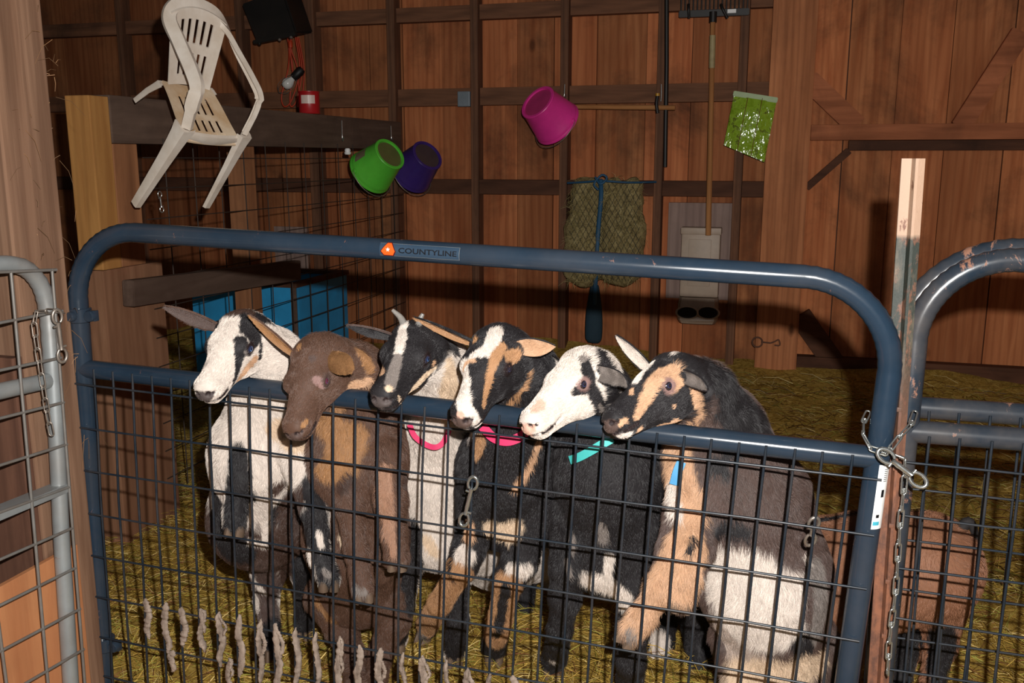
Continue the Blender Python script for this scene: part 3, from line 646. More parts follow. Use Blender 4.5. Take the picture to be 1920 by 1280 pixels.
to = bpy.data.objects.new('t', fc); C.objects.link(to); bpy.context.view_layer.update()
tm = bpy.data.meshes.new_from_object(to.evaluated_get(bpy.context.evaluated_depsgraph_get())); bpy.data.objects.remove(to)
xs_ = [v.co.x for v in tm.vertices]; ys_ = [v.co.y for v in tm.vertices]; t0, t1 = ucx(755, 462), ucx(863, 470)
wrapmesh('lettering', [[(t0+(tm.vertices[i].co.x-min(xs_))/(max(xs_)-min(xs_))*(t1-t0), tv-.0055+(tm.vertices[i].co.y-min(ys_))/(max(ys_)-min(ys_))*.0105) for i in p.vertices] for p in tm.polygons], TA, TB, r0+.0007, M['ink'], stk)
# white bar-code style label on the right upright (no readable words in the photo)
la, lb = pl(1664, 866), pl(1645, 985); ll = (lb-la).length
vert_front = Vector((.28, -.96, 0)).normalized()
def postlabel(name, rects, mat, par, R):
    bm = B(); ax = (lb-la).normalized(); side = Vector((1, 0, 0)); fr = Vector((0, -1, 0)); base = R1+(R2-R1).normalized()*((la.z-R1.z)/((R2-R1).normalized().z))
    for (ua, ub, va, vb) in rects:
        n = max(1, int((vb-va)/.003)); cols_ = []
        for k in range(n+1):
            v = va+(vb-va)*k/n; an = v/R; off = fr*math.cos(an)*R+side*math.sin(an)*R
            cols_.append([bm.verts.new(base+(R2-R1).normalized()*u+off) for u in (ua, ub)])
        for p, q in zip(cols_, cols_[1:]): bm.faces.new((p[0], q[0], q[1], p[1]))
    return obj(name, bm, mat, par, sm=False)
lab = postlabel('warning_label', [(0, ll, .002, .026)], M['white'], gate, r0+.0004); lab['label'] = 'peeling white printed label'
for k in range(7): postlabel('print_line', [(.008+k*.0036, .0092+k*.0036, .013, .021)], M['ink'], lab, r0+.0007)
postlabel('print_mark', [(.046, .060, .012, .018)], M['ink'], lab, r0+.0007); postlabel('print_mark', [(.092, .098, .008, .014)], M['ink'], lab, r0+.0007)
postlabel('print_mark', [(.105, .112, .004, .016)], flat_mat('teal_print', srgb(70, 170, 190)), lab, r0+.0007)
# ------------------------------------------------------------------ chains and snap hooks
def link(bm, a, b, nrm, r=.0016, w=.0085, knot=True):
    ax = (b-a); L = ax.length; ax.normalize(); nrm = (nrm-ax*nrm.dot(ax)).normalized(); pts = []
    rr_ = w/2; ext = r*1.6
    for s0, c0 in ((1, L+ext-rr_), (-1, rr_-ext)):
        for k in range(7):
            t = -math.pi/2+math.pi*k/6; pts.append(a+ax*(c0+s0*math.cos(t)*rr_)+nrm*(s0*math.sin(t)*rr_))
    tube(bm, pts, r, 7, closed=True)
    if knot:
        for q in (0, .0028, .0056): 
            c = a+ax*(L*.5-.0028+q) if False else a+ax*(L-rr_*.9+q-.003)
            bn = ax.cross(nrm); tube(bm, [c+nrm*math.cos(t)*(rr_*.55)+bn*math.sin(t)*(rr_*.5) for t in [2*math.pi*k/8 for k in range(8)]], r*.9, 5, closed=True)
def chain(root, path, pitch, mat, w=.0085, r=.0016, knot=True):
    P = catmull(path, 24); d = [0]
    for a, b in zip(P, P[1:]): d.append(d[-1]+(b-a).length)
    n = max(1, round(d[-1]/pitch)); stops = []
    for k in range(n+1):
        s = d[-1]*k/n; i = max(j for j in range(len(d)) if d[j] <= s+1e-9); i = min(i, len(P)-2); stops.append(P[i].lerp(P[i+1], (s-d[i])/max(1e-9, d[i+1]-d[i])))
    for k, (a, b) in enumerate(zip(stops, stops[1:])):
        ax = (b-a).normalized(); x, y = orient(ax); an = .35+(k % 2)*1.35; bm = B(); link(bm, a, b, x*math.cos(an)+y*math.sin(an), r, w, knot); obj('link', bm, mat, root, ang=None)
def snap_hook(label, a, b, nrm, mat, size=1.0, group=None):
    """double ended bolt snap: an eye at each end, a necked shank and a thumb bolt"""
    ax = b-a; L = ax.length; ax.normalize(); nrm = (nrm-ax*nrm.dot(ax)).normalized(); sd = ax.cross(nrm)
    root = thing('snap_hook', label, 'snap hook', (a+b)/2, group)
    for name, c, s in (('hook', a, 1), ('hook', b, -1)):
        bm = B(); R = .0098*size; cc = c+ax*s*R
        pts = [cc+ax*(-s*math.cos(t))*R*1.25+sd*math.sin(t)*R*.85 for t in [math.radians(x) for x in range(-150, 151, 20)]]
        rad = [.0026*size*(1.15-.25*abs(k/15-.5)*2) for k in range(len(pts))]
        tube(bm, pts, .003*size, 9, rad=rad); obj(name, bm, mat, root, ang=None)
    bm = B(); tube(bm, [a+ax*(.020*size+(L-.04*size)*t) for t in (0, .15, .3, .5, .7, .85, 1)], .004, 10, rad=[x*size for x in (.0045, .0034, .0040, .0036, .0040, .0034, .0045)]); obj('shank', bm, mat, root, ang=None)
    for f_, q_ in ((.3, 1), (.72, -1)):
        bm = B(); tube(bm, [a+ax*L*f_+sd*.001*q_, a+ax*L*f_+sd*.009*size*q_], .0022*size, 8); obj('thumb_bolt', bm, mat, root, ang=None)
    return root
c1 = thing('gate_chain', 'bright zinc chain looped round the right gate upright and hanging beside the steel post', 'chain', PY(1665, 850, 1.6))
chain(c1, [PY(1628, 772, 1.69), PY(1617, 800, 1.655), PY(1624, 830, 1.632), PY(1643, 848, 1.628), PY(1662, 850, 1.622)], .030, M['chain'])
chain(c1, [PY(1716, 772, 1.685), PY(1708, 796, 1.655), PY(1684, 822, 1.635), PY(1666, 846, 1.622)], .030, M['chain'])
hc = PY(1700, 860, 1.612)
chain(c1, [PY(1668, 848, 1.618), PY(1694, 852, 1.612), hc+Vector((0, 0, -.035)), hc+Vector((-.001, 0, -.12)), hc+Vector((.001, 0, -.24)), hc+Vector((-.002, 0, -.33)), hc+Vector((0, 0, -.40))], .030, M['chain'], w=.0095)
snap_hook('polished snap hook clipped through the chain at the gate latch', PY(1650, 846, 1.60), PY(1733, 908, 1.595), Vector((.25, -1, .1)), M['chain'], 1.25)
snap_hook('silver double snap hook hanging on the mesh in front of the black and tan goat', PY(889, 896, 1.628), PY(868, 983, 1.628), Vector((0, -1, 0)), M['chain'], 1.15)
snap_hook('tarnished snap hook clipped on the mesh near the right gate upright', PY(1528, 972, 1.64), PY(1518, 1020, 1.66), Vector((.3, -1, .5)), M['dullchain'], 1.15)
# grey felted fibre strips clinging to the lowest wires
s = NT('felted_fibre'); n = s.noise(s.co((1, 1, .25)), 60, 6, .7); s.set(col=s.ramp(n, [(.3, srgb(104, 90, 80)), (.7, srgb(178, 160, 146))]), rough=.95, spec=.1); s.bump(n, .8, .004); M['felt'] = s.m
rf = random.Random(11)
for px, py, ln in ((275, 1122, .055), (309, 1128, .07), (343, 1138, .055), (377, 1140, .06), (412, 1146, .075), (449, 1152, .085), (486, 1160, .09), (519, 1168, .10), (557, 1176, .085), (594, 1184, .095), (635, 1192, .09), (673, 1208, .085), (712, 1214, .08), (757, 1222, .075), (795, 1228, .07), (839, 1236, .07), (876, 1252, .06), (920, 1262, .05), (966, 1266, .045), (428, 1232, .05), (322, 1218, .03)):
    f = (px-194)/1386; a = PY(px, py, fy-.008); d = dn.lerp(dr, f).normalized(); bm = B(); sdx = Vector((1, 0, 0))
    for br in range(1 if rf.random() < .55 else 2):
        pts = [a+d*(ln*1.8*k/9*(1 if br == 0 else .55))+sdx*((.004*math.sin(k*.9+px)+(.010*math.sin(k/9*3) if br else 0))+rf.uniform(-.0015, .0015))+Vector((0, rf.uniform(-.002, .001), 0)) for k in range(10)]
        P = catmull(pts, 5); tube(bm, P, .006, 9, rad=[(.0082+.0030*noise.noise((px, i*.35, br)))*(min(1, i/6+.25))*min(1, (len(P)-i)/9+.15)*(1 if br == 0 else .6) for i in range(len(P))], flat=.6)
    for v in bm.verts: v.co += Vector((noise.noise(v.co*420), noise.noise(v.co*420+Vector((9, 0, 0))), 0))*.0026
    o = obj('fibre_strip', bm, M['felt'], ang=None); tag(o, 'grey felted fibre strip clinging upright to the lowest gate wires', 'fibre strip', 'grey fibre strips along the bottom of the gate')
# ------------------------------------------------------------------ steel T-post between the gates
s = NT('t_post_paint'); tc = s.add('ShaderNodeTexCoord'); sp = s.add('ShaderNodeSeparateXYZ'); s.link(tc.outputs['Object'], sp.inputs[0])
n1 = s.noise(s.co((1, 1, .5)), 38, 8, .7); n2 = s.noise(s.co((1, 1, .3)), 24, 6, .7)
body = s.mixc(s.ramp(n1, [(.52, (0, 0, 0)), (.60, (1, 1, 1))]), srgb(40, 46, 40), srgb(112, 74, 56)); body = s.mixc(s.ramp(n2, [(.5, (0, 0, 0)), (.68, (.7,)*3)]), body, srgb(112, 100, 84))
tip = s.mixc(s.ramp(n1, [(.60, (0, 0, 0)), (.64, (1, 1, 1))]), srgb(164, 134, 112), srgb(104, 68, 50))
low = s.mixc(s.ramp(n1, [(.4, (0, 0, 0)), (.6, (1, 1, 1))]), srgb(132, 84, 60), srgb(88, 58, 46))
ztip = PY(1703, 444, 1.665).z+.16; zlow = PY(1690, 760, 1.665).z+.16
def step(z, wd):
    m = s.add('ShaderNodeMapRange'); m.inputs['From Min'].default_value = z-wd; m.inputs['From Max'].default_value = z+wd; s.link(sp.outputs['Z'], m.inputs['Value']); return m.outputs[0]
s.set(col=s.mixc(step(ztip, .004), s.mixc(step(zlow, .12), low, body), tip), rough=.6); s.bump(n1, .5, .003)
pa, pb = PY(1713, 297, 1.672), PY(1646, 1290, 1.672); pb = pb+(pb-pa).normalized()*.45
bm = B(); ax = (pa-pb).normalized(); sx = Vector((1, .12, 0)).normalized(); sy = Vector((.18, -1, 0)).normalized()
sec = [(-.0185, 0), (-.0185, -.0035), (.0185, -.0035), (.0185, 0), (.0035, .003), (.0022, .019), (-.0022, .019), (-.0035, .003)]
A_ = [bm.verts.new(pa+sx*u+sy*v) for u, v in sec]; B_ = [bm.verts.new(pb+sx*u+sy*v) for u, v in sec]
for k in range(8): bm.faces.new((A_[k], A_[(k+1) % 8], B_[(k+1) % 8], B_[k]))
bm.faces.new(A_); bm.faces.new(list(reversed(B_)))
tp = thing('steel_post', 'cream tipped rusty green steel T-post between the two navy gates', 'post', (pb.x, pb.y, -.16))
obj('post_bar', bm, s.m, tp, ang=30)
for k in range(9):
    bm = B(); q = pa+(pb-pa)*((.30+k*.075)); box(bm, q+sy*.010+Vector((-.004, -.010, -.004)), q+sy*.010+Vector((.004, .004, .004)), .001); obj('lug', bm, s.m, tp)
def fray(label, cat, name, base, n, L, mat, seed, spread=1.0, parent=None, col=(srgb(150, 112, 78)[:3], srgb(110, 84, 60)[:3]), wid=.0006):
    rs_ = np.random.RandomState(seed); p = np.array([list(b) for b in base]); idx = rs_.randint(0, len(p), n)
    d = rs_.normal(size=(n, 3)); d[:, 1] -= .4; cc = np.array(col)[rs_.randint(0, 2, n)]
    o = strands(name, p[idx]+rs_.normal(size=(n, 3))*.004*spread, L*(.4+rs_.rand(n)), np.full(n, wid), d, cc, M['stem'], .3, parent)
    return o
# ------------------------------------------------------------------ the two navy gates on the right, one behind the other
def side_gate(label, y, post, top, rail, zoff, R, seed, w0):
    g = thing('farm_gate', label, 'gate', (PY(1800, 800, y).x, y, -.128), None)
    P1, P2 = PY(*post[0], y), PY(*post[1], y); T1, T2 = PY(*top[0], y), PY(*top[1], y); c = xsect(P1, P2, T1, T2)
    d = (P2-P1).normalized(); bot = P1+d*((-.09-P1.z)/d.z); far = c+(T2-T1).normalized()*1.5; fb = Vector((far.x, y, -.09))
    bm = B(); bendtube(bm, [bot, c, far, fb], R, r0, crimp=.05); obj('frame', bm, M['blue_worn'], g, ang=None)
    q1, q2 = PY(*rail[0], y), PY(*rail[1], y); a = xsect(q1, q2, P1, P2); b = a+(q2-q1).normalized()*1.5
    bm = B(); tube(bm, [a, b], r0*.98, 20); obj('middle_rail', bm, M['blue_worn'], g, ang=None)
    bm = B(); tube(bm, [bot+Vector((0, 0, .02)), Vector((far.x, y, -.07))], r0*.98, 14); obj('bottom_rail', bm, M['blue_worn'], g, ang=None)
    bm = B(); yy = y-.024; rq = random.Random(seed); sl = (q2-q1).normalized(); slope = sl.z/sl.x-.02; z = a.z-.05
    while z > -.02:
        xa = P1.x+(P2.x-P1.x)*(P1.z-z)/(P1.z-P2.z)-.01
        tube(bm, [Vector((xa+1.5*k/10, yy-.004+rq.uniform(-.003, .003), z+slope*1.5*k/10+rq.uniform(-.002, .002))) for k in range(11)], .0024, 7); z -= .1016
    x = a.x+w0
    while x < far.x-.02:
        zt = a.z+(x-a.x)*sl.z/sl.x; tube(bm, [Vector((x+(.02+d.x*.0)*0+rq.uniform(-.001, .001)+d.x/abs(d.z)*(zt-(zt+(-.05-zt)*t/5))*.9, yy+rq.uniform(-.003, .003), zt+(-.06-zt)*t/5)) for t in range(6)], .0026, 7); x += .0508
    obj('wire_mesh', bm, M['wire'], g, ang=None); return g
side_gate('worn navy tubular gate in front of its twin, right of the steel post', 1.74, ((1716, 640), (1652, 1280)), ((1760, 480), (1920, 488)), ((1705, 808), (1920, 824)), 0, .15, 3, .035)
side_gate('worn navy gate just behind its twin, its rails showing higher, right of the steel post', 1.82, ((1684, 640), (1640, 1280)), ((1760, 459), (1920, 468)), ((1705, 762), (1920, 777)), 0, .19, 6, .06)
# ------------------------------------------------------------------ galvanised gate at the left edge, running towards the camera
GX = -1.435
gg = thing('wire_gate', 'grey galvanised tube gate with wire panel at the left edge', 'gate', (GX, 1.2, -.128))
tc_ = [PX(-60, 505, GX), PX(-20, 497, GX), PX(20, 495, GX), PX(52, 506, GX), PX(76, 535, GX), PX(88, 575, GX), PX(93, 620, GX), PX(100, 720, GX), PX(108, 850, GX), PX(115, 1000, GX), PX(122, 1110, GX), PX(134, 1300, GX)]
e0 = tc_[0]+Vector((0, -.9, .01)); P = catmull(tc_, 5); bm = B()
tube(bm, [e0]+P, .0165, 16, rad=[.0165]+[.0165*(1+(.07 if (i % 2 and 12 < i < 34) else 0)) for i in range(len(P))]); obj('frame', bm, M['galv'], gg, ang=None)
bm = B(); a, b = PX(88, 714, GX), PX(0, 733, GX); tube(bm, [a, b, b+(b-a).normalized()*.9], .0165, 16); obj('rail', bm, M['galv'], gg, ang=None)
a, b = PX(118, 912, GX), PX(0, 960, GX); bm = B(); obeam(bm, a, b+(b-a).normalized()*.8, .04, .018, .002); obj('rail', bm, M['galv'], gg)
gx2 = GX+.022; bm = B()
def wr(p, q, ext0=0, ext1=0, r=.0032):
    A, Bq = PX(*p, gx2), PX(*q, gx2); d = (Bq-A).normalized(); tube(bm, [A-d*ext0, A.lerp(Bq, .5), Bq+d*ext1], r, 8)
for p, q in (((0, 510), (97.5, 506)), ((0, 605), (109, 584)), ((0, 694), (107, 672)), ((0, 784), (112, 756)), ((0, 872), (118, 835)), ((0, 960), (123, 915)), ((0, 1048.5), (128, 993)), ((5, 1132), (134, 1068)), ((13, 1214), (143, 1145)), ((20, 1297), (150, 1221))): wr(p, q, .7, .012)
for p, q in (((20.6, 510), (90, 1280)), ((97.5, 504), (159, 1280)), ((-90, 510), (12, 1280))): wr(p, q, 0, .12)
obj('wire_panel', bm, M['galvwire'], gg, ang=None)
pt, pr_, px_ = PX(141, 1020, GX-.0), PX(0, 1075, GX), GX-.03
a = PX(141, 1020, px_); b = PX(0, 1076, px_); bm = B(); box(bm, (px_-.006, b.y-.6, -.1), (px_+.006, a.y, a.z), .001); o = obj('plywood_panel', bm, M['ply'], gg, sm=False); o['label'] = 'orange brown plywood panel closing the bottom of the gate'
c2 = thing('latch_chain', 'dull chain hanging from the grey wire gate at the left', 'chain', PX(75, 600, GX+.035))
chain(c2, [PX(118, 586, GX+.03), PX(90, 583, GX+.035), PX(66, 586, GX+.037), PX(65, 615, GX+.038), PX(72, 665, GX+.038), PX(82, 730, GX+.038), PX(90, 780, GX+.038), PX(97, 815, GX+.038)], .026, M['dullchain'], w=.010, r=.0014, knot=False)
snap_hook('snap hook hanging by the chain on the grey gate at the left', PX(106, 583, GX+.045), PX(118, 676, GX+.04), Vector((1, -.3, 0)), M['dullchain'], 1.2)
# the barn post the navy gate hangs on, and the plank nailed across its foot
bm = B(); box(bm, (-1.612, 1.50, -.15), (-1.472, 1.637, 3.0), .004); o = obj('wooden_post', bm, M['greypost'], sm=False); tag(o, 'thick rough sawn barn post at the left edge, with baling twine snags', 'post')
bm = B(); box(bm, (-1.70, 1.474, -.13), (-1.478, 1.499, .90), .003); o = obj('plank', bm, M['darkboard'], sm=False); tag(o, 'dark cracked plank nailed to the foot of the left barn post', 'plank')
o = fray('', '', 'twine_hairs', [(-1.475, 1.56, .9+i*.05) for i in range(12)]+[(-1.471, 1.64, .7+i*.06) for i in range(20)]+[(-1.52, 1.497, 1.3+i*.05) for i in range(6)], 150, .045, None, 21, 3.0)
tag(o, 'wisps of frayed twine and hay snagged on the left barn post', 'twine', kind='stuff')
# ------------------------------------------------------------------ the pen divider on the left, running back to the wall
DX = -2.05
def zx(px, py, x=DX): return PX(px, py, x).z
bm = B(); box(bm, (-2.14, 2.44, zx(240, 500)+.001), (-2.05, 2.528, zx(168, 178)), .004); o = obj('wooden_post', bm, M['newpost'], sm=False); tag(o, 'pale new post at the near end of the pen divider, beside the hanging chair', 'post')
bz0, bz1 = 1.345, 1.495
bm = B(); box(bm, (-2.135, 2.532, bz0), (-2.05, 4.90, bz1), .004); o = obj('divider_beam', bm, M['beam'], sm=False); tag(o, 'dark grey beam running back to the wall under the white chair', 'beam')
zt = zx(240, 500)
bm = B(); box(bm, (-2.13, 2.532, zt+.001), (-2.052, 2.65, bz0-.001), .003); o = obj('wooden_post', bm, M['brownpost'], sm=False); tag(o, 'short brown timber stacked under the near end of the grey beam', 'post')
bm = B(); box(bm, (-2.145, 2.438, -.1), (-2.052, 2.735, zt), .004); o = obj('wooden_post', bm, M['pinkpost'], sm=False); tag(o, 'thick timber smeared pink and red, seen through the left end of the gate', 'post')
for px, lb in ((467, 'brown upright of the pen divider in front of the blue box'),):
    y = PX(px, 300, -2.06).y; bm = B(); box(bm, (-2.13, y-.05, .0), (-2.052, y+.03, bz0-.001), .003); o = obj('wooden_post', bm, M['brownpost'], sm=False); tag(o, lb, 'post')
a, b = PX(240, 550, -2.005), PX(556, 506, -2.005); bm = B(); obeam(bm, a, b, .045, .085, .003); o = obj('divider_rail', bm, M['dark_y'] if 'dark_y' in M else M['beam'], sm=False); tag(o, 'grey lower rail sloping back along the divider to the blue box', 'rail')
bm = B(); y = 2.78
while y < 4.85: tube(bm, [(-2.045, y, .12), (-2.043, y+.002, .8), (-2.045, y, bz0+.02)], .0025, 6); y += .165
z = 1.30
while z > .15: tube(bm, [(-2.040, 2.66, z), (-2.040, 3.7, z-.004), (-2.040, 4.88, z)], .0021, 6); z -= .102
o = obj('wire_fencing', bm, M['rustwire'], ang=None); tag(o, 'rusty wire stock fencing hung under the grey divider beam', 'wire fence')
# blue box behind the divider
bluebox = paint('bright_blue_paint', srgb(44, 156, 214), .5, dust=srgb(40, 70, 90), damt=.35, scale=8)
ztop = PY(565, 540, 3.86).z; t = thing('storage_box', 'bright blue wooden box standing behind the pen divider', 'box', (-2.4, 4.0, 0))
bm = B(); x1, y1 = -2.17, 3.86; 
for lo, hi in (((-2.74, y1, .05), (x1, y1+.02, ztop)), ((x1-.02, y1+.02, .05), (x1, 4.40, ztop)), ((-2.74, 4.38, .05), (x1-.02, 4.40, ztop)), ((-2.74, y1+.02, .05), (-2.72, 4.38, ztop)), ((-2.72, y1+.02, .05), (x1-.02, 4.38, .07))): box(bm, lo, hi, .002)
obj('body', bm, bluebox, t, sm=False)
bm = B(); box(bm, (x1-.025, y1-.006, .05), (x1+.004, y1, ztop+.01), .001); obj('corner_strip', bm, M['beam'], t, sm=False)
bm = B()
for lo, hi in (((-2.75, y1-.01, ztop), (x1+.01, y1+.04, ztop+.022)), ((x1-.035, y1+.04, ztop), (x1+.01, 4.41, ztop+.022)), ((-2.75, 4.37, ztop), (x1-.035, 4.41, ztop+.022)), ((-2.75, y1+.04, ztop), (-2.71, 4.37, ztop+.022))): box(bm, lo, hi, .002)
obj('rim', bm, M['dark_x'], t, sm=False)
bm = B(); a, b = PY(545, 425, WY-.02), PY(582, 512, WY-.02); c = PY(512, 425, WY-.02); box(bm, (c.x, WY-.012, b.z), (a.x+.1, WY-.001, a.z), .001); o = obj('wall_panel', bm, M['greyply'], sm=False); tag(o, 'pale grey board fixed to the back wall behind the divider', 'board')
# ------------------------------------------------------------------ white plastic chair, its rear legs hooked over the beam
s = NT('white_plastic'); n = s.noise(s.co(), 12, 6, .6); s.set(col=s.ramp(n, [(.3, srgb(206, 190, 172)), (.7, srgb(232, 222, 210))]), rough=.45); s.bump(n, .05, .003); M['plastic'] = s.m
s = NT('stained_white_plastic'); n = s.noise(s.co(), 12, 6, .6); s.set(col=s.ramp(n, [(.3, srgb(196, 160, 118)), (.62, srgb(222, 200, 172))]), rough=.55); M['plastic_st'] = s.m
S_ = .575; RC = Matrix(((-.2837, .6317, .7215), (-.9575, -.2271, -.1777), (.0516, -.7412, .6693))); PC = Vector((-3.0417, 4.4911, 1.5977)); PC = CAM+(PC-CAM)*S_
ch = lambda p: PC+RC@(Vector(p)-Vector((0, 0, .45)))*S_
chair = thing('plastic_chair', 'small dirty white plastic armchair hung over the grey beam by its back legs', 'chair', tuple(PC), None)
def ribbon(bm, pts, nrm, wd, th):
    """a flat moulded band through local points"""
    P = catmull(pts, 6); n = len(P); rows = []
    for i, p in enumerate(P):
        d = (P[min(n-1, i+1)]-P[max(0, i-1)]).normalized(); k = i/(n-1); nn = Vector(nrm(k)) if callable(nrm) else Vector(nrm); nn = (nn-d*nn.dot(d)).normalized(); sd = d.cross(nn); w_ = wd(k) if callable(wd) else wd
        rows.append([bm.verts.new(ch(p+sd*(u*w_/2)+nn*v)) for u, v in ((-1, -th), (-.8, 0), (.8, 0), (1, -th), (.85, -th-.003), (.6, -.006), (-.6, -.006), (-.85, -th-.003))])
    for A_, B_ in zip(rows, rows[1:]):
        for k in range(8): bm.faces.new((A_[k], A_[(k+1) % 8], B_[(k+1) % 8], B_[k]))
    bm.faces.new(rows[0]); bm.faces.new(rows[-1])
# one loop: arm, over the back, other arm
arc = []
for q in (1, -1):
    side = [(q*.205, .20, .43), (q*.222, .16, .56), (q*.222, .12, .645), (q*.215, .02, .675), (q*.205, -.16, .70), (q*.195, -.30, .725), (q*.13, -.37, .765)]
    arc += side if q == 1 else [(0, -.385, .785)]+side[::-1]
bm = B(); N_ = lambda k: (math.cos(math.pi*k)*1.0, .0 if .12 < k < .88 else .6, .55) if not (.3 < k < .7) else (math.cos(math.pi*k), .35, .5)
ribbon(bm, arc, N_, lambda k: .078 if .05 < k < .95 else .06, .026); obj('arm_frame', bm, M['plastic'], chair, ang=50)
# back: slatted panel leaning between the arms
bm = B()
def bk(u, v): return ch((u*(.135+.05*v), -.155-.215*v+.02*abs(u)**2-.0, .43+.345*v))
xs_ = np.linspace(-1, 1, 16)
for i in range(15):
    solid = i % 2 == 0
    for (v0, v1) in (((0, 1),) if solid or i in (1, 13) else ((0, .12), (.42, .54), (.86, 1))):
        m_ = max(1, int((v1-v0)*10)); rows = []
        for j in range(m_+1):
            v = v0+(v1-v0)*j/m_; top = 1-.10*(xs_[i]**2)*v; rows.append([bm.verts.new(bk(xs_[i], v*top)+RC@Vector((0, d_, 0))) for d_ in (0, .006)]+[bm.verts.new(bk(xs_[i+1], v*(1-.10*xs_[i+1]**2*v))+RC@Vector((0, d_, 0))) for d_ in (.006, 0)])
        for A_, B_ in zip(rows, rows[1:]):
            for k in range(4): bm.faces.new((A_[k], A_[(k+1) % 4], B_[(k+1) % 4], B_[k]))
        bm.faces.new(rows[0]); bm.faces.new(rows[-1])
bmesh.ops.remove_doubles(bm, verts=bm.verts[:], dist=.0002); obj('backrest', bm, M['plastic'], chair, ang=40)
bm = B()
def st_(u, v): return ch((u*(.155+.035*v), -.155+.37*v, .405+.022*math.cos(v*3.0)-.012*(1-u*u)+(.018*max(0, (v-.85)/.15)**2*-1)))
for i in range(15):
    solid = i % 2 == 0
    for (v0, v1) in (((0, 1),) if solid or i in (1, 13) else ((0, .22), (.52, .6), (.82, 1))):
        m_ = max(1, int((v1-v0)*10)); rows = []
        for j in range(m_+1):
            v = v0+(v1-v0)*j/m_; rows.append([bm.verts.new(st_(xs_[i], v)+RC@Vector((0, 0, d_))) for d_ in (0, -.006)]+[bm.verts.new(st_(xs_[i+1], v)+RC@Vector((0, 0, d_))) for d_ in (-.006, 0)])
        for A_, B_ in zip(rows, rows[1:]):
            for k in range(4): bm.faces.new((A_[k], A_[(k+1) % 4], B_[(k+1) % 4], B_[k]))
        bm.faces.new(rows[0]); bm.faces.new(rows[-1])
bmesh.ops.remove_doubles(bm, verts=bm.verts[:], dist=.0002); o = obj('seat', bm, M['plastic_st'], chair, ang=40); o['label'] = 'tan stained slatted seat'
bm = B(); rows = []
for k in range(21):
    u = (k/20-.5)*2; p = Vector((u*.20, .215-.02*u*u, .40)); rows.append([bm.verts.new(ch(p+Vector((0, d_, h_)))) for d_, h_ in ((-.012, .010), (.004, .004), (.010, -.02), (.002, -.055+.02*abs(u)), (-.004, -.05+.02*abs(u)), (-.008, -.01))])
for A_, B_ in zip(rows, rows[1:]):
    for k in range(6): bm.faces.new((A_[k], A_[(k+1) % 6], B_[(k+1) % 6], B_[k]))
obj('seat_apron', bm, M['plastic'], chair, ang=50)
for q in (1, -1):
    for pts, w0, w1 in (([(q*.20, .19, .43), (q*.215, .212, .20), (q*.236, .24, -.129)], .125, .062), ([(q*.165, -.14, .42), (q*.178, -.175, .33), (q*.188, -.205, .22)], .07, .046)):
        P = [Vector(p) for p in pts]; bm = B(); rows = []
        for k in range(9):
            t_ = k/8; p = P[0].lerp(P[1], t_*2) if t_ < .5 else P[1].lerp(P[2], t_*2-1); w_ = w0+(w1-w0)*t_**.6; h_ = w_*.55; fy_ = 1 if pts[0][1] > 0 else -1
            rows.append([bm.verts.new(ch(p+Vector((q*a_, b_*fy_, 0)))) for a_, b_ in ((-w_*.5, .1*h_), (-w_*.3, h_*.5), (.35*w_*.6, h_*.5), (w_*.28, h_*.1), (w_*.28, -h_*.8), (w_*.20, -h_*.8), (w_*.18, h_*.0), (w_*.05, h_*.30), (-w_*.3, h_*.32))])
        for A_, B_ in zip(rows, rows[1:]):
            for k in range(9): bm.faces.new((A_[k], A_[(k+1) % 9], B_[(k+1) % 9], B_[k]))
        bm.faces.new(rows[0]); bm.faces.new(rows[-1]); obj('leg', bm, M['plastic'], chair, ang=40)
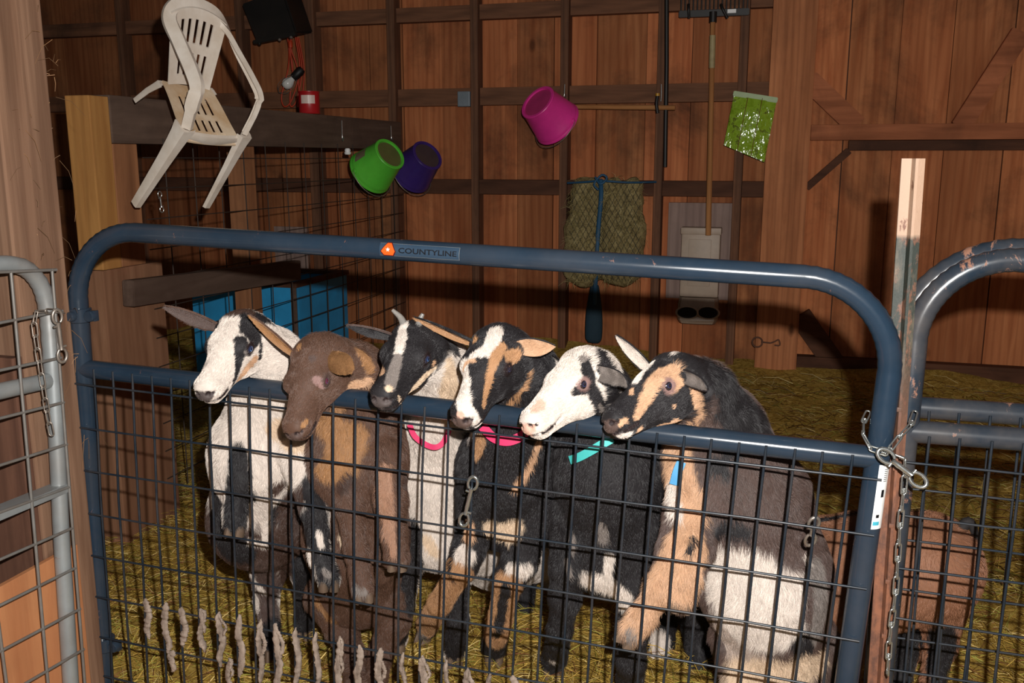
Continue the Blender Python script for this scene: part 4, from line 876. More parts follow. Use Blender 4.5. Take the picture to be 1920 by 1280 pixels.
# ------------------------------------------------------------------ buckets
def bucket(label, bot, rim, rb, rr_, col, dirt, rough=.35, patch=None):
    bot, rim = Vector(bot), Vector(rim); ax = bot-rim; H_ = ax.length; ax.normalize(); m = paint('bucket_plastic_'+label.split()[0], col, rough, dust=dirt, damt=.25, scale=9, bump=.0)
    t = thing('bucket', label, 'bucket', tuple((bot+rim)/2)); bm = B()
    lathe(bm, [(rr_*.96, .012), (rr_*1.0, .012), (rr_*1.035, .004), (rr_*1.035, 0), (rr_*1.0, 0), (rr_*1.0, .010), (rr_*.985, .028), (rr_*.975, .03), (rb*1.0, H_-.012), (rb*1.02, H_-.004), (rb*.99, H_), (rb*.86, H_), (rb*.84, H_-.008), (rb*.3, H_-.010), (0, H_-.010)], rim, ax, 40)
    lathe(bm, [(rr_*.955, .002), (rb*.96, H_-.016), (0, H_-.016)], rim, ax, 40); obj('shell', bm, m, t, ang=30)
    bm = B(); lathe(bm, [(rb*.83, H_-.0075), (rb*.5, H_-.0093), (0, H_-.0093)], rim, ax, 32); obj('muddy_base', bm, paint('bucket_base_dirt_'+label.split()[0], tuple(x*.08+y*.85 for x, y in zip(col, dirt)), .7, dust=dirt, damt=.8, scale=16), t, ang=30)
    x, y = orient(ax); dn_ = Vector((0, 0, -1)); dn_ = (dn_-ax*dn_.dot(ax)).normalized(); sd = ax.cross(dn_); bm = B(); pts = [rim+ax*.012+sd*(math.cos(a_)*rr_*1.06)+dn_*(math.sin(a_)*rr_*1.13)-ax*(math.sin(a_)*.02) for a_ in [math.pi*k/16 for k in range(17)]]
    tube(bm, pts, .0022, 7); obj('bail_handle', bm, M['dullchain'], t, ang=None)
    for q in (1, -1):
        bm = B(); lathe(bm, [(.012, 0), (.012, .006), (.008, .009), (0, .009)], rim+ax*.018+sd*q*(rr_*.985), sd*q, 12); obj('handle_lug', bm, m, t)
    if patch:
        bm = B(); fd = (cr*-.35-cf+cu*.75); fd = (fd-ax*fd.dot(ax)).normalized(); sd2 = ax.cross(fd); rows = []
        for i in range(7):
            an = (i/6-.5)*.55; row = []
            for j in range(4):
                h_ = .035+.065*j/3; R_ = rr_*.975+(rb-rr_*.975)*((h_-.03)/(H_-.042))+.0012; row.append(bm.verts.new(rim+ax*h_+(fd*math.cos(an)+sd2*math.sin(an))*R_))
            rows.append(row)
        for A_, B_ in zip(rows, rows[1:]):
            for j in range(3): bm.faces.new((A_[j], A_[j+1], B_[j+1], B_[j]))
        obj('label_patch', bm, flat_mat('worn_label', patch), t, ang=None)
    return t
def bk_pts(cb, cr_, y, length, ratio=1):
    """bottom and rim centres from their photo pixels; the base leans towards the photographer"""
    r_ = PY(cr_[0], cr_[1], y); d = (r_-CAM).dot(cf); v = cr*((cb[0]-cr_[0])*d/FPX)-cu*((cb[1]-cr_[1])*d/FPX); t_ = math.sqrt(max(0, length**2-v.length**2)); return r_+v-cf*t_, r_
b_, r_ = bk_pts((737, 296), (694, 324), 4.24, .172); bucket('bright green bucket hanging sideways below the divider beam, muddy base outwards', b_, r_, .083, .114, srgb(96, 216, 66), srgb(104, 92, 54), patch=srgb(120, 110, 84))
b_, r_ = bk_pts((806, 299), (770, 326), 4.74, .18); bucket('dark purple bucket hanging behind the green one', b_, r_, .088, .118, srgb(66, 44, 130), srgb(80, 62, 54), .25)
b_, r_ = bk_pts((1006, 202), (1045, 232), 4.78, .18); bucket('hot pink bucket hanging on a stud of the back wall', b_, r_, .098, .128, srgb(252, 62, 168), srgb(190, 50, 110), .4)
def hanger(label, a, b, cat='hook', r=.0035, curl=.02):
    bm = B(); a, b = Vector(a), Vector(b); d = b-a; P = [a, a.lerp(b, .3), a.lerp(b, .75), b, b+Vector((curl*.6, -curl, -curl*.2)), b+Vector((curl, -curl*1.5, curl*.7))]; tube(bm, catmull(P, 5), r, 8); o = obj('wall_hook', bm, M['chain'], ang=None); return tag(o, label, cat)
hanger('white metal hook on the stud holding the pink bucket', PY(1059, 158, WY-.105), PY(1058, 182, WY-.11))
hanger('long steel hook hanging down the face of the grey beam by the red can', PX(641, 226, -2.035), PX(642, 262, -2.03))
hanger('steel hook on the far end of the grey beam above the purple bucket', PX(733, 236, -2.035), PX(734, 262, -2.03))
bm = B(); lathe(bm, [(.0, 0), (.013, .001), (.017, .008), (.013, .016), (.015, .022), (.010, .03), (0, .031)], PX(652, 290, -2.02), (0, 0, 1), 16); o = obj('insulator', bm, M['white'], ang=50); tag(o, 'small white knob insulator left of the green bucket', 'insulator')
snap_hook('bright snap hook hanging on the divider panel under the chair leg', PX(299, 360, -2.03), PX(304, 397, -2.03), Vector((1, -.5, 0)), M['chain'], .8)
# red can on the beam
t = thing('tin_can', 'red can with a faded white label standing on the grey beam', 'can', (-2.09, 3.92, bz1)); cz = bz1+.001; cc_ = (-2.09, 3.92, cz)
bm = B(); lathe(bm, [(0, 0), (.046, 0), (.049, .003), (.047, .006), (.047, .094), (.049, .097), (.049, .1), (.045, .1), (.044, .01), (0, .01)], cc_, (0, 0, 1), 28); obj('can_body', bm, paint('red_tin', srgb(176, 22, 30), .35, dust=srgb(120, 60, 50), damt=.2), t, ang=40)
bm = B(); rows = []
for i in range(9):
    an = math.radians(-110+i*10); rows.append([bm.verts.new(Vector(cc_)+Vector((math.cos(an)*.0478, math.sin(an)*.0478, h_))) for h_ in (.045, .082)])
for A_, B_ in zip(rows, rows[1:]): bm.faces.new((A_[0], A_[1], B_[1], B_[0]))
obj('can_label', bm, flat_mat('faded_label', srgb(214, 190, 180)), t, sm=False)
# ------------------------------------------------------------------ black hooded heater box, work lamp and orange cord
blk = paint('black_plastic', srgb(22, 20, 19), .5, dust=srgb(70, 56, 46), damt=.25, scale=8); orange = paint('orange_cord_rubber', srgb(196, 62, 26), .5, bump=0)
yb = 4.76; t = thing('floodlight', 'black box shaped light hanging tilted high on the wall above the orange cord', 'light', tuple(PY(505, 40, yb)))
q4 = [PY(452, 8, yb), PY(528, -22, yb), PY(556, 62, yb-.02), PY(480, 78, yb-.02)]; dep = Vector((.02, .16, .02)); bm = B()
vs = [bm.verts.new(p) for p in q4]+[bm.verts.new(p+dep) for p in q4]
for f_ in ((0, 1, 2, 3), (7, 6, 5, 4), (0, 4, 5, 1), (1, 5, 6, 2), (2, 6, 7, 3), (3, 7, 4, 0)): bm.faces.new([vs[k] for k in f_])
bmesh.ops.bevel(bm, geom=bm.edges[:], offset=.008, segments=2, affect='EDGES'); obj('housing', bm, blk, t, ang=30)
bm = B(); obeam(bm, q4[3]+Vector((-.005, -.01, -.006)), q4[2]+Vector((.005, -.01, -.006)), .03, .022); obj('lower_lip', bm, blk, t)
for a_ in (.12, .62, .9):
    bm = B(); p = q4[3].lerp(q4[2], a_); lathe(bm, [(.008, 0), (.010, .004), (.010, .022), (.006, .026), (0, .026)], p+Vector((0, -.012, -.002)), (0, -.2, -1), 12); obj('knob', bm, M['dullchain'] if a_ > .5 else blk, t)
t = thing('work_lamp', 'work lamp with a white bulb and black socket hanging on an orange cord', 'lamp', tuple(PY(545, 150, 4.82))); yc = 4.82
bc = PY(540, 156, yc); sk_ = PY(558, 138, yc+.02); d = (sk_-bc).normalized(); bm = B(); lathe(bm, [(0, -.034), (.018, -.030), (.029, -.016), (.032, 0), (.026, .018), (.016, .034), (.014, .045)], bc, d, 20); s = NT('frosted_bulb'); s.set(col=srgb(225, 225, 220), rough=.25); obj('bulb', bm, s.m, t, ang=None)
bm = B(); lathe(bm, [(.016, .04), (.024, .05), (.026, .10), (.018, .115), (0, .117)], bc, d, 18); obj('socket', bm, blk, t, ang=40)
bm = B()
for k in range(4):
    an = math.pi/2*k+.4; x, y = orient(d); r1 = x*math.cos(an)+y*math.sin(an); tube(bm, catmull([bc+d*.05+r1*.024, bc+r1*.042, bc-d*.05+r1*.036, bc-d*.075], 4), .0014, 5)
obj('wire_guard', bm, M['galvwire'], t, ang=None)
t = thing('extension_cord', 'orange extension cord looped and hanging from the black light', 'cord', tuple(PY(545, 100, 4.84))); rc = random.Random(2); bm = B()
for k in range(3):
    x0_ = 536+k*7; P = [PY(x0_+rc.uniform(-2, 2), 66, 4.81+k*.015), PY(x0_+6-k*5, 92, 4.81+k*.015), PY(540+k*9, 130, 4.83+k*.015), PY(528+k*16, 180, 4.83+k*.015), PY(534+k*12, 200, 4.83+k*.015), PY(548+k*9, 185, 4.84+k*.015), PY(562+k*4, 130, 4.85+k*.012), PY(554+k*3, 70, 4.84+k*.012)]; tube(bm, catmull(P, 6), .0042, 7)
tube(bm, catmull([PY(545, 66, 4.79), PY(545, 100, 4.79), PY(548, 132, 4.80)], 6), .0045, 7); obj('cable', bm, orange, t, ang=None)
bm = B(); lathe(bm, [(.0, 0), (.012, .002), (.013, .03), (.008, .04), (0, .04)], PY(545, 90, 4.79), (0, 0, 1), 12); obj('plug', bm, orange, t)
# grey junction box
t = thing('junction_box', 'small grey metal electrical box on the level board of the back wall', 'electrical box', tuple(PY(872, 200, WY-.08))); a, b = PY(861, 172, WY-.07), PY(884, 200, WY-.07); bm = B(); box(bm, (a.x, WY-.10, b.z), (b.x, WY-.062, a.z), .003); gm = paint('grey_metal', srgb(128, 138, 146), .5, metal=.2); obj('box_body', bm, gm, t, sm=False)
bm = B(); box(bm, (a.x+.004, WY-.104, b.z+.004), (b.x-.004, WY-.1005, a.z-.004), .001); o = obj('cover_plate', bm, gm, t, sm=False)
for k in (0, 1):
    bm = B(); lathe(bm, [(.004, 0), (.004, .002), (0, .0025)], Vector(((a.x+b.x)/2, WY-.104, b.z+.02+k*(a.z-b.z-.04))), (0, -1, 0), 10); obj('screw', bm, gm, t)
# ------------------------------------------------------------------ tools on the wall
hw = wood('tool_handle_wood', srgb(206, 150, 96), srgb(160, 104, 60), axis=2, knots=False, amt=.2); hwx = wood('tool_handle_wood_level', srgb(206, 150, 96), srgb(160, 104, 60), axis=0, knots=False, amt=.2); yt = WY-.13
bm = B(); a, b = PY(1072, 200, yt), PY(1266, 202, yt); tube(bm, [a, b], .0125, 12); o = obj('wooden_pole', bm, hwx, ang=None); tag(o, 'short wooden pole fixed level on the wall right of the pink bucket', 'pole')
t = thing('spring_clamp', 'black and steel clamp gripping the right end of the level pole', 'clamp', tuple(PY(1236, 215, yt))); bm = B(); tube(bm, catmull([PY(1233, 178, yt-.02), PY(1231, 195, yt-.024), PY(1233, 212, yt-.02)], 5), .009, 10); obj('clamp_jaw', bm, blk, t, ang=None)
bm = B(); tube(bm, catmull([PY(1240, 158, yt-.01), PY(1240, 178, yt-.012), PY(1239, 190, yt-.014)], 4), .003, 8); obj('screw_rod', bm, M['chain'], t, ang=None)
bm = B(); tube(bm, [PY(1233, 175, yt-.02), PY(1233, 180, yt-.02)], .011, 10); o = obj('yellow_cap', bm, flat_mat('yellow_plastic', srgb(190, 140, 40)), t)
bm = B(); tube(bm, [PY(1250, -40, yt+.005), PY(1250, 120, yt+.005), PY(1247, 313, yt+.005)], .0115, 12); o = obj('black_rod', bm, blk, ang=None); tag(o, 'long black rod standing upright on the wall left of the rake', 'rod')
t = thing('rake', 'rake hanging head up with a black tined head and long wooden handle', 'rake', tuple(PY(1328, 440, yt))); a, b = PY(1273, 27, yt), PY(1405, 22, yt); bm = B(); obeam(bm, a, b, .02, .032, .003); obj('head_bar', bm, blk, t)
for k in range(17):
    p = a.lerp(b, (k+.5)/17); bm = B(); tube(bm, [p, p+Vector((0, -.01, .10)), p+Vector((0, -.035, .2))], .0035, 6); obj('tine', bm, blk, t, ang=None)
h0, h1 = PY(1337, 30, yt-.012), PY(1328, 441, yt-.012); bm = B(); tube(bm, [h0.lerp(h1, .02), h1], .0135, 14, rad=[.0125, .0145]); obj('handle', bm, hw, t, ang=None)
bm = B(); tube(bm, [h0+Vector((0, 0, .02)), h0.lerp(h1, .028)], .0185, 14); obj('ferrule', bm, blk, t)
bm = B(); tube(bm, [h0.lerp(h1, .085), h0.lerp(h1, .23)], .0152, 14); o = obj('tape_wrap', bm, paint('dirty_tape', srgb(176, 160, 116), .6, dust=srgb(120, 96, 66), damt=.5, scale=40), t)
bm = B(); a, b = PY(1380, 24, yt-.012), PY(1364, 21, yt-.012); box(bm, (b.x, yt-.0115, b.z-.009), (a.x, yt-.0105, b.z+.009)); obj('white_sticker', bm, M['white'], t, sm=False)
for px, tx in ((1291, 1292), (1352, 1364)):
    bm = B(); tube(bm, catmull([PY(px, 8, yt-.02), PY(px+(tx-px)*.3, 18, yt-.032), PY(tx, 34, yt-.02)], 5), .007, 8); o = obj('tool_clip', bm, blk, ang=None); tag(o, 'black tool clip over the rake head, nearer the '+('black rod' if px < 1300 else 'white sticker'), 'clip')
# ------------------------------------------------------------------ green feed bag
s = NT('green_printed_bag'); n = s.noise(s.co(), 26, 7, .68, .6); n2 = s.noise(s.co((1, 1, .6)), 9, 4, .6); col = s.ramp(n, [(.42, srgb(128, 160, 34)), (.55, srgb(150, 184, 54)), (.60, srgb(92, 96, 36)), (.66, srgb(120, 150, 44))]); s.set(col=col, rough=.16, spec=.7); s.bump(n2, .9, .03)
ybg = WY-.14; cs = [PY(1377, 174, ybg), PY(1457, 186, ybg), PY(1433, 304, ybg-.02), PY(1357, 272, ybg-.02)]; t = thing('feed_bag', 'shiny green printed feed bag hanging on the wide wall plank', 'bag', tuple((cs[2]+cs[3])/2)); bm = B(); G_ = []
for j in range(15):
    row = []
    for i in range(13):
        u, v = i/12, j/14; p = cs[0].lerp(cs[1], u).lerp(cs[3].lerp(cs[2], u), v); bl = .022*math.sin(math.pi*u)*math.sin(math.pi*min(1, v*.9+.1))+.006*noise.noise((u*5, v*6, 1)); row.append(p+Vector((0, -bl, 0)))
    G_.append(row)
F_ = [[bm.verts.new(p) for p in r_] for r_ in G_]; K_ = [[bm.verts.new(Vector((p.x, ybg+.012, p.z))) for p in r_] for r_ in G_]
for j in range(14):
    for i in range(12): bm.faces.new((F_[j][i], F_[j+1][i], F_[j+1][i+1], F_[j][i+1])); bm.faces.new((K_[j][i], K_[j][i+1], K_[j+1][i+1], K_[j+1][i]))
for j in range(14): bm.faces.new((F_[j][0], K_[j][0], K_[j+1][0], F_[j+1][0])); bm.faces.new((F_[j][12], F_[j+1][12], K_[j+1][12], K_[j][12]))
for i in range(12): bm.faces.new((F_[0][i], F_[0][i+1], K_[0][i+1], K_[0][i])); bm.faces.new((F_[14][i], K_[14][i], K_[14][i+1], F_[14][i+1]))
obj('bag_body', bm, s.m, t, ang=None)
bm = B(); obeam(bm, PY(1375, 175, ybg-.005), PY(1458, 188, ybg-.005), .012, .026, .003); o = obj('top_seam', bm, paint('pale_green_seam', srgb(170, 192, 140), .5, bump=0), t)
for u in (.36, .64):
    bm = B(); tube(bm, [G_[j][round(u*12)]+Vector((0, -.0015, 0)) for j in range(15)], .0016, 6); obj('red_stitching', bm, flat_mat('red_thread', srgb(110, 40, 32)), t, ang=None)
# ------------------------------------------------------------------ hay net
s = haymat('packed_hay', srgb(92, 78, 48), srgb(150, 132, 88), srgb(196, 178, 128)); hn = thing('hay_net', 'full hay net with a blue strap hanging on the back wall', 'hay net', tuple(PY(1135, 535, WY-.12)))
f = SDF((PY(1050, 560, WY-.15).x, WY-.36, PY(1050, 560, WY-.15).z), (PY(1225, 320, WY-.15).x, WY-.03, PY(1200, 318, WY-.15).z), .009)
for pa_, pb_, ra, rb in (((1092, 352), (1084, 500), .055, .085), ((1112, 352), (1105, 505), .05, .075), ((1150, 352), (1152, 505), .055, .08), ((1186, 352), (1176, 500), .055, .085), ((1082, 430), (1095, 515), .07, .065), ((1190, 420), (1170, 510), .06, .07)): f.cone(PY(*pa_, WY-.15), PY(*pb_, WY-.17), ra, rb, .03)
f.cone(PY(1127, 340, WY-.27), PY(1122, 520, WY-.28), .018, .018, .05, sub=True)
V, Q = f.mesh('hay'); V = V+np.stack([fnoise(V, 14, 31), fnoise(V, 14, 32), fnoise(V, 14, 33)], 1)*.006; me = mesh_np('hay_bundle', V, Q); obj('hay_bundle', me, s, hn, ang=None); bv = BVHTree.FromPolygons([Vector(v) for v in V], [list(map(int, q)) for q in Q])
def onhay(px, py, off=.004):
    r_ = bv.ray_cast(CAM, ray(px, py).normalized()); 
    if r_[0] is None: r_ = bv.find_nearest(PY(px, py, WY-.2))
    return r_[0]+(CAM-r_[0]).normalized()*off
net = paint('dark_net_cord', srgb(40, 44, 38), .8, bump=0); bm = B()
for k in range(-14, 16):
    for sg in (1, -1):
        P = []
        for j in range(20):
            py = 345+j*9.6; px = 1137+k*11+sg*(py-440)*.55
            if 1066 < px < 1203: P.append(onhay(px, py))
        P2 = [P[0]] if P else []
        for p in P[1:]:
            if (p-P2[-1]).length < .09: P2.append(p)
            else: break
        if len(P2) > 2: tube(bm, P2, .0013, 5)
obj('net_cord', bm, net, hn, ang=None)
bl = paint('blue_strap', srgb(34, 84, 118), .6, dust=srgb(40, 50, 60), damt=.3, bump=0); bm = B(); tube(bm, catmull([PY(1064, 343, WY-.20), PY(1100, 341, WY-.24), PY(1126, 339, WY-.26), PY(1180, 342, WY-.24), PY(1230, 341, WY-.12)], 5), .0055, 8); obj('draw_cord', bm, bl, hn, ang=None)
bm = B(); tube(bm, catmull([PY(1126, 336, WY-.27), PY(1127, 370, WY-.24), PY(1121, 440, WY-.22), PY(1117, 520, WY-.22), PY(1115, 570, WY-.14)], 5), .012, 10, flat=.6); obj('strap', bm, bl, hn, ang=None)
bm = B(); P = catmull([PY(1115, 535, WY-.16), PY(1114, 580, WY-.12), PY(1113, 630, WY-.11), PY(1112, 642, WY-.11)], 5); tube(bm, P, .03, 12, rad=[.022+.026*math.sin(math.pi*min(1, i/(len(P)-1)*.9)) for i in range(len(P))], flat=.45); obj('net_tail', bm, paint('dark_blue_net_tail', srgb(30, 56, 70), .8, bump=0), hn, ang=None)
bm = B(); tube(bm, catmull([PY(1116, 332, WY-.27), PY(1126, 345, WY-.285), PY(1138, 334, WY-.27), PY(1128, 328, WY-.27), PY(1114, 345, WY-.28), PY(1122, 356, WY-.28)], 4), .006, 8); obj('knot', bm, bl, hn, ang=None)
o = fray('', '', 'hay_wisps', [tuple(onhay(rs.uniform(1068, 1205), rs.uniform(332, 530), 0)) for _ in range(260)], 1600, .05, None, 5, 1.5, parent=hn, col=(srgb(186, 170, 116)[:3], srgb(130, 116, 70)[:3]), wid=.0009); o['kind'] = 'stuff'
# ------------------------------------------------------------------ board and twin-cup mineral feeder
xa, xb = PY(1250, 450, WY-.03).x, PY(1358, 450, WY-.03).x
za, zb = PY(1300, 380, WY-.03).z, PY(1300, 560, WY-.03).z; bm = B(); box(bm, (xa+.005, WY-.035, zb), (PY(1384, 450, WY-.035).x-.0, WY-.001, za), .002); o = obj('backing_board', bm, M['greyply'], sm=False); tag(o, 'greyish whitewashed board on the wall behind the mineral feeder', 'board')
crm = paint('cream_plastic', srgb(188, 168, 148), .5, dust=srgb(140, 104, 82), damt=.55, scale=10); ym = WY-.037; t = thing('mineral_feeder', 'cream plastic mineral feeder with two cups on the back wall', 'feeder', tuple(PY(1310, 605, ym)))
x0, x1, z1, z0 = PY(1279, 430, ym-.05).x, PY(1352, 430, ym-.05).x, PY(1310, 428, ym-.05).z, PY(1310, 556, ym-.05).z
bm = B(); box(bm, (x0, ym-.075, z0), (x1, ym-.001, z1), .010); box(bm, (x0-.004, ym-.085, z1-.03), (x1+.004, ym-.0012, z1+.006), .006); box(bm, (x0+.04, ym-.081, z0+.06), (x1-.045, ym-.07, z1-.055), .003); obj('hopper', bm, crm, t, ang=30)
z2 = PY(1308, 606, ym-.09).z; cx_ = PY(1308, 590, ym-.07).x; wd = (x1-x0)/2+.004; prof = [(-wd, .0), (-wd, -.085), (-wd*.85, -.115), (0, -.125), (wd*.85, -.115), (wd, -.085), (wd, .0)]; bm = B(); zs = [z0-.002, z0-.04, z2+.02, z2]; sc_ = [(.96, .75), (1, .9), (1, 1), (.9, .9)]; rows = []
for z_, (a_, b__) in zip(zs, sc_): rows.append([bm.verts.new((cx_+x*a_, ym+y*b__-.001, z_)) for x, y in prof])
for A_, B_ in zip(rows, rows[1:]):
    for k in range(6): bm.faces.new((A_[k], A_[k+1], B_[k+1], B_[k]))
    bm.faces.new((A_[6], A_[0], B_[0], B_[6]))
bm.faces.new(rows[0]); bm.faces.new(rows[-1]); obj('trough', bm, crm, t, ang=30)
dk = flat_mat('painted_cup_shade', srgb(24, 14, 10), .9)  # dark colour for discs that paint the shade inside the cups
for q in (-1, 1):
    bm = B(); c_ = PY(1308+q*19.5, 586, ym-.128); lathe(bm, [(.062, -.002), (.055, -.006), (.050, .004), (.046, .03), (0, .034)], c_, (0, 1, .0), 28); 
    for v in bm.verts: v.co.z = c_.z+(v.co.z-c_.z)*.58
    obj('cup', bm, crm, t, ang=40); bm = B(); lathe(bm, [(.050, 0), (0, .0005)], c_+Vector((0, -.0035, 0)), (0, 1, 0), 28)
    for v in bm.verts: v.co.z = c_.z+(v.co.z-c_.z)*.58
    obj('cup_shade_disc', bm, dk, t, sm=False)
# rusty hook and latch on the wide plank
rustm = paint('rusty_iron', srgb(92, 62, 48), .8, dust=srgb(140, 90, 60), damt=.4, scale=50); t = thing('eye_bolt', 'rusty eye bolt with a hook lying level low on the wide wall plank', 'bolt', tuple(PY(1430, 642, WY-.11))); yy = WY-.108
bm = B(); tube(bm, [PY(1420, 641, yy)+Vector((math.cos(a_)*.026, -.004, math.sin(a_)*.026)) for a_ in [2*math.pi*k/16 for k in range(16)]], .0045, 7, closed=True); obj('eye', bm, rustm, t, ang=None)
bm = B(); tube(bm, [PY(1427, 641, yy), PY(1445, 643, yy)], .0042, 7); obj('shank', bm, rustm, t, ang=None)
bm = B(); tube(bm, catmull([PY(1445, 643, yy), PY(1453, 640, yy), PY(1460, 637, yy), PY(1462, 647, yy), PY(1452, 647, yy)], 4), .004, 7); obj('hook', bm, rustm, t, ang=None)
# ------------------------------------------------------------------ the goats
def pt(px, py, y): return tuple(PY(px, py, y))
def pg(px, py, z=.025): return tuple(PZ(px, py, z))
def cd(a, b, c): return cr*a+cu*b-cf*c          # right, up, towards the photographer
def ear2(g, side, tip, opening, width, cout, cin, **k):
    return g.ear(g.L((.10, side*.17, -.07)), PY(*tip), opening, width, cout, cin, **k)
pink = paint('pink_webbing', srgb(214, 40, 96), .7, bump=0); teal = paint('teal_webbing', srgb(70, 190, 186), .6, bump=0); blue_w = paint('blue_webbing', srgb(70, 150, 200), .6, bump=0)
WHICH = globals().get('WHICH', '1234567')
if '1' in WHICH:
    g = Goat('cream faced goat with dark cheeks and one pointed ear out sideways, leftmost at the gate', .199, (-1.0646, 1.6572, .9725), [[.055, .9983, .0171], [-.8745, .0564, -.4817], [-.4819, .0115, .8762]], (-1.45, 1.42, -.02), (-.80, 2.35, 1.10))
    g.head([(pt(512, 672, 1.745), .058), (pt(500, 770, 1.80), .08), (pt(487, 850, 1.81), .10)])
    g.trunk([(pt(487, 850, 1.81), .105), (pt(487, 970, 1.90), .112), (pt(515, 1010, 2.06), .10)])
    g.limb([(pt(440, 820, 1.76), .045), (pt(446, 900, 1.715), .026), (pt(441, 960, 1.70), .021), (pt(440, 982, 1.695), .023)])
    g.limb([(pt(560, 850, 1.76), .045), (pt(590, 950, 1.71), .027), (pt(600, 1040, 1.70), .020), (pt(616, 1082, 1.69), .023)])
    for a, b, c_ in (((505, 1040), (500, 1120), (512, 1215)), ((575, 1040), (580, 1110), (568, 1180))):
        g.limb([(pt(*a, 2.0), .06), (pt(b[0], b[1], 2.02), .027), (pg(*c_, .04), .021)])
    g.strokes = [('h', [(-.03, -.16, .03), (-.01, .20, .03)], .13, 'db', 1), ('h', [(-.05, .2, -.05), (-.16, .2, -.12)], .09, 'bk', 1), ('h', [(.12, -.19, -.06), (.42, -.24, -.10), (.62, -.17, -.17)], [.10, .11, .06], 'bk', 1),
        ('px', [(462, 598), (468, 618), (476, 634)], [14, 21, 19], 'bk'), ('px', [(452, 640), (450, 665), (446, 690), (439, 714), (428, 735)], [14, 11, 8, 6, 5], 'bk'), ('px', [(462, 660)], 6, 'gr'),
        ('px', [(478, 672), (460, 694), (446, 712)], [8, 9, 7], 'tl'), ('px', [(488, 640), (487, 672)], 4, 'bk'), ('px', [(397, 620), (415, 640)], 10, 'w'),
        ('px', [(446, 842), (447, 860), (446, 890), (442, 985)], [16, 20, 22, 28], 'bk'), ('w', [pt(430, 1045, 1.83), pt(520, 1048, 1.86)], .150, 'db'), ('w', [pt(520, 1010, 2.06)], .13, 'db'), ('px', [(405, 925), (412, 980), (440, 1030)], [18, 34, 40], 'bk'), ('px', [(545, 950), (575, 990)], 40, 'bk'), ('px', [(470, 930), (455, 960)], 18, 'bk'),
        ('px', [(520, 915), (555, 930), (560, 970)], [16, 30, 40], 'db'), ('px', [(492, 925), (497, 985), (496, 1010)], [13, 9, 7], 'w'), ('px', [(470, 1012), (495, 1018)], 8, 'w'), ('px', [(545, 895), (540, 870)], 22, 'w'), ('px', [(520, 800), (560, 830)], 22, 'cr'),
        ('px', [(495, 1060), (500, 1100), (508, 1160)], 28, 'gb'), ('px', [(510, 1185), (512, 1215)], 26, 'bk'), ('px', [(575, 1060), (568, 1180)], 30, 'bk'), ('px', [(470, 1075), (478, 1130)], 7, 'w'),
        ('px', [(585, 905), (598, 1000), (616, 1085)], [18, 24, 26], 'bk'), ('px', [(598, 1000), (603, 1020)], 7, 'w'), ('px', [(607, 1070), (616, 1078)], 6, 'gr')]
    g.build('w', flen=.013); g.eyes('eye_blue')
    ear2(g, -1, (309, 576, 1.60), cd(.1, -.55, .8), .021, 'br', 'gb', curl=.9)
    ear2(g, 1, (520, 622, 1.80), cd(.5, -.3, .6), .018, 'br', 'db')
    g.hoof(pt(440, 984, 1.69), (0, -.25, -1), cd(0, -.3, 1), 1.0); g.hoof(pt(617, 1086, 1.685), (.1, -.35, -1), cd(.2, -.2, 1), 1.0)
    for q in ((512, 1218), (568, 1184)): g.hoof(Vector(pg(*q, .045)), (0, 0, -1), cd(0, 0, 1), 1.0)
